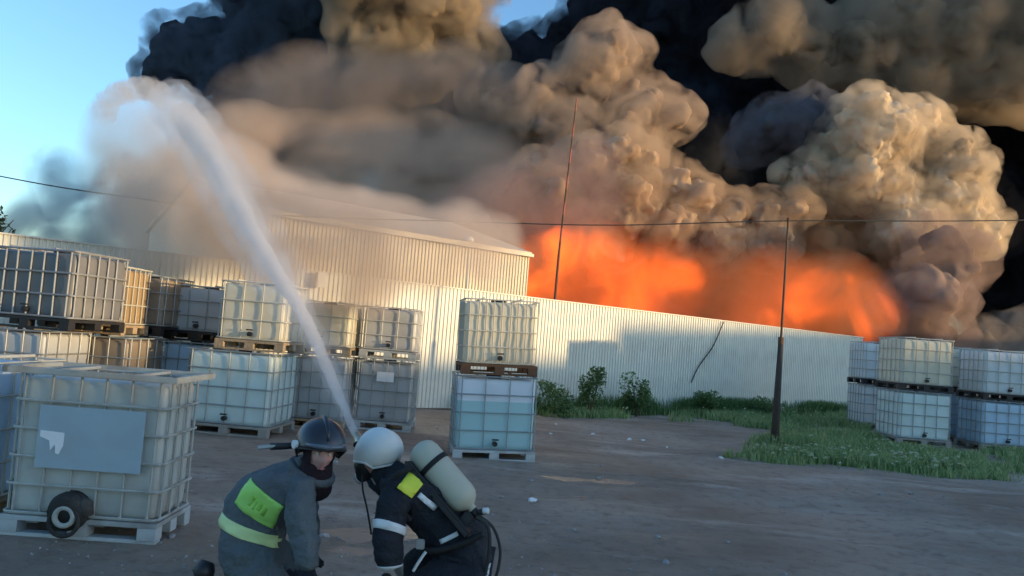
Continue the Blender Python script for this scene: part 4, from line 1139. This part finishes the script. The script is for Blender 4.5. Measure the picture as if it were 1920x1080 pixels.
MIST = {
    'mist_veil': [(-7.01,13.33,4.9,0.21),(-6.95,13.48,5.04,0.25),(-6.02,13.51,2.96,0.42),(-6.87,13.47,4.63,0.36),(-6.62,13.46,4.09,0.51),(-6.17,13.43,4.67,0.42),(-5.8,13.4,3.87,0.64),(-5.12,13.35,3.55,0.72),(-5.47,13.35,4.34,0.42),(-4.87,13.31,3.93,0.47),(-5.94,13.24,3.29,0.64),(-4.66,13.19,3.11,0.68),(-4.26,13.59,3.29,0.59),(-3.7,13.55,3.24,0.59),(-5.48,13.5,3.0,0.51)],
    'mist_low': [(-3.39,12.45,3.03,0.48),(-2.71,12.74,3.2,0.44),(-1.93,12.7,3.17,0.4),(-0.91,12.67,3.25,0.36),(-3.82,12.65,3.36,0.4),(-0.31,12.62,3.21,0.28),(-3.11,12.6,3.24,0.4),(-2.26,12.58,3.22,0.36),(-1.23,12.56,3.13,0.32),(-0.55,12.55,3.01,0.28),(-4.56,12.48,2.94,0.48),(-4.93,12.46,3.24,0.44),(-4.14,12.74,2.88,0.44),(-3.44,12.72,2.8,0.48),(-2.75,12.69,2.77,0.48),(-2.06,12.65,2.73,0.4),(-3.02,12.62,2.19,0.36),(-2.26,12.6,2.29,0.32),(-3.7,12.58,2.34,0.36),(-1.37,12.56,2.69,0.32),(-1.73,12.52,3.08,0.4),(-0.88,12.52,2.98,0.32),(-0.28,12.51,2.86,0.28),(-2.62,12.74,3.13,0.44)],
}
# ------------------------------------------------------------------ smoke, fire and water
def puffs(base, seed, levels=2, n=9, k=(.34, .52), out=.75, bias=(0, -.35, .1)):
    """spheres sprouting smaller spheres on their surface, like cauliflower smoke"""
    rs = np.random.RandomState(seed)
    allp = list(base); cur = list(base)
    for lv in range(levels):
        nxt = []
        for (x, y, z, r) in cur:
            for i in range(n):
                d = rs.randn(3); d /= np.linalg.norm(d); d += np.array(bias); d /= np.linalg.norm(d)
                rr = r * (k[0] + (k[1] - k[0]) * rs.rand())
                nxt.append((x + d[0] * r * out, y + d[1] * r * out, z + d[2] * r * out, rr))
        allp += nxt; cur = nxt
    return np.array(allp)

_ico = None
def blob_mesh(name, sph, voxel, disp=(), inflate=0.0, stretch=1.0):
    """union of the spheres: voxel remesh, then displaced with cloud noise"""
    global _ico
    if _ico is None:
        bm = bmesh.new(); bmesh.ops.create_icosphere(bm, subdivisions=2, radius=1.0)
        _ico = (np.array([v.co[:] for v in bm.verts]), np.array([[v.index for v in f.verts] for f in bm.faces])); bm.free()
    iv, jf = _ico
    sph = np.asarray(sph, float)
    V = (iv[None] * (sph[:, None, 3:4] + inflate) * np.array([1, stretch, 1]) + sph[:, None, :3]).reshape(-1, 3)
    F = (jf[None] + (np.arange(len(sph)) * len(iv))[:, None, None]).reshape(-1, 3)
    me = bpy.data.meshes.new(name + '_raw')
    me.vertices.add(len(V)); me.vertices.foreach_set('co', V.ravel())
    me.loops.add(F.size); me.loops.foreach_set('vertex_index', F.ravel().astype(np.int32))
    me.polygons.add(len(F)); me.polygons.foreach_set('loop_start', (np.arange(len(F)) * 3).astype(np.int32))
    me.update(calc_edges=True)
    o = bpy.data.objects.new(name + '_raw', me); COL.objects.link(o)
    rm = o.modifiers.new('r', 'REMESH'); rm.mode = 'VOXEL'; rm.voxel_size = voxel
    for i, (size, amt) in enumerate(disp):
        tx = bpy.data.textures.new(name + 't%d' % i, 'CLOUDS'); tx.noise_scale = size; tx.noise_depth = 1
        if i:                                   # rounded puffs with sharp creases between them
            tx.noise_type = 'HARD_NOISE'
        dm = o.modifiers.new('d%d' % i, 'DISPLACE'); dm.texture = tx; dm.strength = amt; dm.mid_level = 0.5 if not i else 0.3
        dm.texture_coords = 'LOCAL'
    dg = bpy.context.evaluated_depsgraph_get()
    res = bpy.data.meshes.new_from_object(o.evaluated_get(dg))
    res.name = name
    bpy.data.objects.remove(o)
    bpy.data.meshes.remove(me)
    res.polygons.foreach_set('use_smooth', [True] * len(res.polygons))
    return res

def smoke_mat(name, c1, c2, scale=.25):
    m, nt, b = new_mat(name)
    N, L = nt.nodes, nt.links
    tc = N.new('ShaderNodeTexCoord')
    nz = N.new('ShaderNodeTexNoise'); nz.inputs['Scale'].default_value = scale; nz.inputs['Detail'].default_value = 4
    L.new(tc.outputs['Object'], nz.inputs['Vector'])
    mr = N.new('ShaderNodeMapRange'); mr.inputs[1].default_value = .36; mr.inputs[2].default_value = .64
    L.new(nz.outputs['Fac'], mr.inputs[0])
    mx = N.new('ShaderNodeMix'); mx.data_type = 'RGBA'
    L.new(mr.outputs[0], mx.inputs[0])
    mx.inputs[6].default_value = (*c1, 1); mx.inputs[7].default_value = (*c2, 1)
    L.new(mx.outputs[2], b.inputs['Base Color'])
    b.inputs['Roughness'].default_value = 1.0
    b.inputs['Specular IOR Level'].default_value = 0.0
    return m

def torn_mat(name, col, density, scale, lo=.42, hi=.62, detail=4, aniso=0.0, stretch=(1, 1, 1), dist=.8):
    """smoke or spray whose density breaks up into wisps"""
    m = bpy.data.materials.new(name); m.use_nodes = True
    nt = m.node_tree; N, L = nt.nodes, nt.links; N.clear()
    tc = N.new('ShaderNodeTexCoord')
    mp = N.new('ShaderNodeMapping'); mp.inputs['Scale'].default_value = stretch; L.new(tc.outputs['Object'], mp.inputs[0])
    nz = N.new('ShaderNodeTexNoise'); nz.inputs['Scale'].default_value = scale; nz.inputs['Detail'].default_value = detail; nz.inputs['Distortion'].default_value = dist
    L.new(mp.outputs[0], nz.inputs['Vector'])
    a = N.new('ShaderNodeMapRange'); a.inputs[1].default_value = lo; a.inputs[2].default_value = hi; a.inputs[4].default_value = density
    L.new(nz.outputs['Fac'], a.inputs[0])
    v = N.new('ShaderNodeVolumePrincipled'); v.inputs['Color'].default_value = (*col, 1); v.inputs['Density Attribute'].default_value = ''
    v.inputs['Anisotropy'].default_value = aniso
    L.new(a.outputs[0], v.inputs['Density'])
    o = N.new('ShaderNodeOutputMaterial'); L.new(v.outputs[0], o.inputs['Volume'])
    return m

def soft_mat(name, sph, col, density, scale=.4, lo=.35, hi=.65, detail=4, aniso=0.0, gain=1.6, emit=None, estr=0.0, base=None, stretch=(1, 1, 1)):
    """gas gathered round a set of centres: dense at each centre, thinning to nothing at its radius, broken up by noise"""
    m = bpy.data.materials.new(name); m.use_nodes = True
    nt = m.node_tree; N, L = nt.nodes, nt.links; N.clear()
    tc = N.new('ShaderNodeTexCoord')
    mp = N.new('ShaderNodeMapping'); mp.inputs['Scale'].default_value = stretch; L.new(tc.outputs['Object'], mp.inputs[0])
    nz = N.new('ShaderNodeTexNoise'); nz.inputs['Scale'].default_value = scale; nz.inputs['Detail'].default_value = detail; nz.inputs['Distortion'].default_value = .7
    L.new(mp.outputs[0], nz.inputs['Vector'])
    a = N.new('ShaderNodeMapRange'); a.inputs[1].default_value = lo; a.inputs[2].default_value = hi
    L.new(nz.outputs['Fac'], a.inputs[0])
    tot = None
    for (x, y, z, r) in sph:
        s_ = N.new('ShaderNodeVectorMath'); s_.operation = 'SUBTRACT'; L.new(tc.outputs['Object'], s_.inputs[0]); s_.inputs[1].default_value = (x, y, z)
        k_ = N.new('ShaderNodeVectorMath'); k_.operation = 'SCALE'; L.new(s_.outputs[0], k_.inputs[0]); k_.inputs['Scale'].default_value = 1 / r
        g_ = N.new('ShaderNodeTexGradient'); g_.gradient_type = 'SPHERICAL'; L.new(k_.outputs[0], g_.inputs[0])
        if tot is None: tot = g_.outputs['Fac']
        else:
            ad = N.new('ShaderNodeMath'); ad.operation = 'ADD'; L.new(tot, ad.inputs[0]); L.new(g_.outputs['Fac'], ad.inputs[1]); tot = ad.outputs[0]
    gm = N.new('ShaderNodeMath'); gm.operation = 'MULTIPLY'; gm.use_clamp = True; L.new(tot, gm.inputs[0]); gm.inputs[1].default_value = gain
    mu = N.new('ShaderNodeMath'); mu.operation = 'MULTIPLY'; L.new(gm.outputs[0], mu.inputs[0]); L.new(a.outputs[0], mu.inputs[1])
    dn = N.new('ShaderNodeMath'); dn.operation = 'MULTIPLY'; L.new(gm.outputs[0] if emit else mu.outputs[0], dn.inputs[0]); dn.inputs[1].default_value = density
    v = N.new('ShaderNodeVolumePrincipled'); v.inputs['Color'].default_value = (*col, 1); v.inputs['Density Attribute'].default_value = ''
    v.inputs['Anisotropy'].default_value = aniso
    L.new(dn.outputs[0], v.inputs['Density'])
    if emit:
        es = N.new('ShaderNodeMath'); es.operation = 'MULTIPLY'; L.new(mu.outputs[0], es.inputs[0]); es.inputs[1].default_value = estr
        v.inputs['Emission Color'].default_value = (*emit, 1); L.new(es.outputs[0], v.inputs['Emission Strength'])
    o = N.new('ShaderNodeOutputMaterial'); L.new(v.outputs[0], o.inputs['Volume'])
    return m

def soft_blob(name, base, grow, **kw):
    """closed hull round the centres holding the soft gas"""
    b = [(x, y, z, r * grow) for x, y, z, r in base]
    return blob_mesh(name, b, max(.2, min(r for *_, r in b) * .25)), b

# (core colours, voxel, sprout levels, sprouts, displacements, halo thickness, halo colour, halo density, label)
LOOK = {
    'black_left': ((.026, .034, .046), (.05, .064, .082), .4, 1, 10, ((3, 1.6), (1.6, 1.0)), 1.3, (.16, .20, .27), 1.2, 'dark slate smoke rolling out towards the open blue sky'),  # blue cast of the sky light is put into these dark smoke colours
    'black_mid': ((.010, .011, .016), (.022, .024, .03), .45, 1, 10, ((3, 1.6), (1.6, 1.0)), 1.4, (.08, .09, .12), .9, 'black smoke behind the brown billow in the middle of the column'),
    'black_right': ((.006, .006, .009), (.014, .013, .014), .45, 1, 10, ((3, 1.6), (1.6, 1.0)), 1.2, (.05, .05, .06), .9, 'densest black smoke behind the cream cauliflower billow'),
    'tan_plume': ((.15, .12, .09), (.32, .25, .17), .26, 1, 10, ((2.5, 1.4), (1.4, .9)), 1.9, (.58, .48, .36), .9, 'tan smoke plume standing up in front of the slate smoke'),
    'brown_mid': ((.13, .10, .08), (.34, .255, .195), .2, 2, 8, ((2.2, 1.1), (1.2, .8)), 1.3, (.66, .53, .43), .9, 'brown billow with a blunt upright top in the middle of the column'),
    'cauliflower': ((.28, .21, .145), (.76, .62, .45), .11, 2, 9, ((1.6, .7), (1.1, .75), (.45, .22)), .75, (.82, .68, .50), 1.5, 'bright cream cauliflower billow boiling up over the fire'),
    'fold_column': ((.17, .12, .085), (.52, .385, .265), .12, 2, 9, ((1.6, .7), (1.1, .7), (.45, .2)), .75, (.68, .52, .37), 1.2, 'folded tan billows climbing over the flames'),
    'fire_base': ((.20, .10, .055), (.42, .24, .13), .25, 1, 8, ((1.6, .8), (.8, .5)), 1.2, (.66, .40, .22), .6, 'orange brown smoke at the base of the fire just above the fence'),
    'tan_upper_right': ((.12, .095, .07), (.31, .24, .17), .25, 2, 8, ((2.4, 1.2), (1.2, .7)), 1.7, (.56, .46, .35), .8, 'soft tan smoke drifting high above the cream cauliflower billow'),
    'brown_low_right': ((.15, .10, .08), (.30, .215, .175), .18, 1, 9, ((1.4, .7), (.8, .4)), 1.0, (.52, .38, .31), .9, 'dull brown smoke curling up beside the flames'),
    'grey_low_right': ((.16, .135, .115), (.27, .225, .18), .25, 1, 9, ((1.4, .6),), 1.0, (.5, .42, .36), .8, 'low grey brown smoke lying behind the end stacks'),
    'shade_wedge': ((.05, .052, .06), (.10, .10, .11), .2, 2, 7, ((1.6, .7), (.9, .4)), .8, (.22, .22, .25), .9, 'slate grey smoke added as the shade left of the cream cauliflower billow'),  # added dark mass: the billow's shaded side put into colour and shape
    'grey_upper': (None, None, .25, 1, 9, (), 1.9, (.50, .42, .37), .5, 'dull grey brown smoke under the tan plume, above the hall'),
    'taupe': (None, None, .22, 1, 9, (), 1.9, (.86, .69, .56), .55, 'soft taupe smoke spreading behind the hall and the jet'),
    'mauve': (None, None, .4, 1, 8, (), 1.8, (.50, .38, .35), .5, 'mauve haze in front of the folded tan billows'),
    'blue_left': (None, None, .3, 1, 9, (), 1.8, (.33, .40, .54), .55, 'blue grey smoke low down beyond the far end of the fence'),
}
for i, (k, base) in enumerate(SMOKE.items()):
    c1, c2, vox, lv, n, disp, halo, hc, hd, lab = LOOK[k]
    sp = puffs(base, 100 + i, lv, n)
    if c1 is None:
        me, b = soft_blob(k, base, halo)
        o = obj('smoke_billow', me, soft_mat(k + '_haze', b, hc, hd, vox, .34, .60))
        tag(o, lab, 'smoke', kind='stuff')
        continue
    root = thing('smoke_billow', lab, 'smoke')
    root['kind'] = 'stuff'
    core = obj('smoke_core', blob_mesh(k, sp, vox, disp), smoke_mat(k + '_core_colour', c1, c2), root)
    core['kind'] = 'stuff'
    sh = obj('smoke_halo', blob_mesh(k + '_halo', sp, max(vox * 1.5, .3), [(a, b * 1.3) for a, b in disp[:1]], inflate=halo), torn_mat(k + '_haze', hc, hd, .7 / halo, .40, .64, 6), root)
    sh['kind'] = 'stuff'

# flames: glowing gas in ragged tongues
for k, lab in (('flame_band', 'broad orange flames glowing over the fence beside the hall corner'), ('flame_right', 'bright orange flames behind the fence near the thin pole')):
    me, b = soft_blob(k, FLAMES[k], 1.5)
    o = obj('flames', me, soft_mat(k + '_gas', b, (.45, .2, .08), .16, .34, .50, .68, emit=(1.0, .125, .008), estr=.80, stretch=(1, 1, .65)))
    tag(o, lab, 'fire', kind='stuff')
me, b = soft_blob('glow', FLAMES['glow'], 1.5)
o = obj('fire_haze', me, soft_mat('self_glowing_haze', b, (.60, .33, .15), .20, .25, .3, .7, emit=(1.0, .12, .010), estr=.06))  # haze emits the orange itself, standing in for firelight on smoke
tag(o, 'thin smoke with its own orange glow hanging over the flames and the fence', 'smoke', kind='stuff')

# water jet: narrow solid start, spreading and breaking into spray
JET = [(-.84, 4.72, 1.03), (-1.03, 5.01, 1.24), (-1.42, 5.59, 1.68), (-2.0, 6.46, 2.17), (-2.8, 7.65, 2.91), (-3.83, 9.21, 3.79), (-4.92, 10.84, 4.56), (-6.26, 12.85, 5.26), (-7.99, 15.45, 5.85), (-8.9, 16.8, 5.98), (-9.5, 17.7, 5.85)]
JR = [.035, .06, .095, .135, .165, .18, .19, .2, .22, .26, .30]
jet = thing('water_jet', 'long white jet of water arching from the branch pipe over the fence', 'water', JET[0])
jet['kind'] = 'stuff'
jp = smooth_path([Vector(p) - Vector(JET[0]) for p in JET], 10)
jr = [float(np.interp(i / 10, range(len(JR)), JR)) for i in range(len(jp))]
rs = np.random.RandomState(4)
def ragged(mb, amt, seed):
    out = MB(); out.f, out.mi = mb.f, mb.mi
    out.v = []
    for i, p in enumerate(mb.v):
        p = Vector(p); k = (i // 14)
        r = jr[min(k, len(jr) - 1)]
        out.v.append(tuple(p + r * amt * Vector(mnoise.noise_vector(p * (1.1 / max(.1, r)) + Vector((seed, 0, 0))))))
    return out
o = obj('spray', ragged(MB().tube(jp[:56], jr[:55] + [.02], 14), .35, 3), torn_mat('water_spray', (.97, .96, .97), 3.4, 3.5, .30, .70, aniso=.3), jet); o['kind'] = 'stuff'
o = obj('spray', ragged(MB().tube(jp[:60], [r * 1.9 for r in jr[:59]] + [.02], 14), .45, 7), torn_mat('outer_spray', (.97, .95, .95), 1.0, 2.5, .32, .72, aniso=.3), jet); o['kind'] = 'stuff'
o = obj('spray', ragged(MB().tube(jp[44:], [.02] + jr[45:-1] + [.02], 14), .6, 5), torn_mat('thin_spray_warm_light', (.97, .89, .82), 1.1, 2.2, .38, .66, aniso=.3), jet); o['kind'] = 'stuff'  # warm light put into the colour; the water itself is white
o = obj('stream', ragged(MB().tube(jp[:52], [max(.022, r * .5) for r in jr[:52]], 14), .2, 9), volume_mat('water_stream', (.98, .97, .98), 14.0, aniso=.3), jet); o['kind'] = 'stuff'
for k, d, lab in (('mist_veil', 1.25, 'fine spray falling in a veil from the top of the water jet'), ('mist_low', 2.6, 'drifting pale mist in front of the beige hall')):
    me, b = soft_blob(k, MIST[k], 1.9)
    o = obj('water_mist', me, soft_mat(k + '_droplets_warm_light', b, (.97, .81, .68), d, .8, .30, .66, aniso=.2))  # peach tint paints the warm light of sun and fire into white mist
    tag(o, lab, 'mist', kind='stuff')
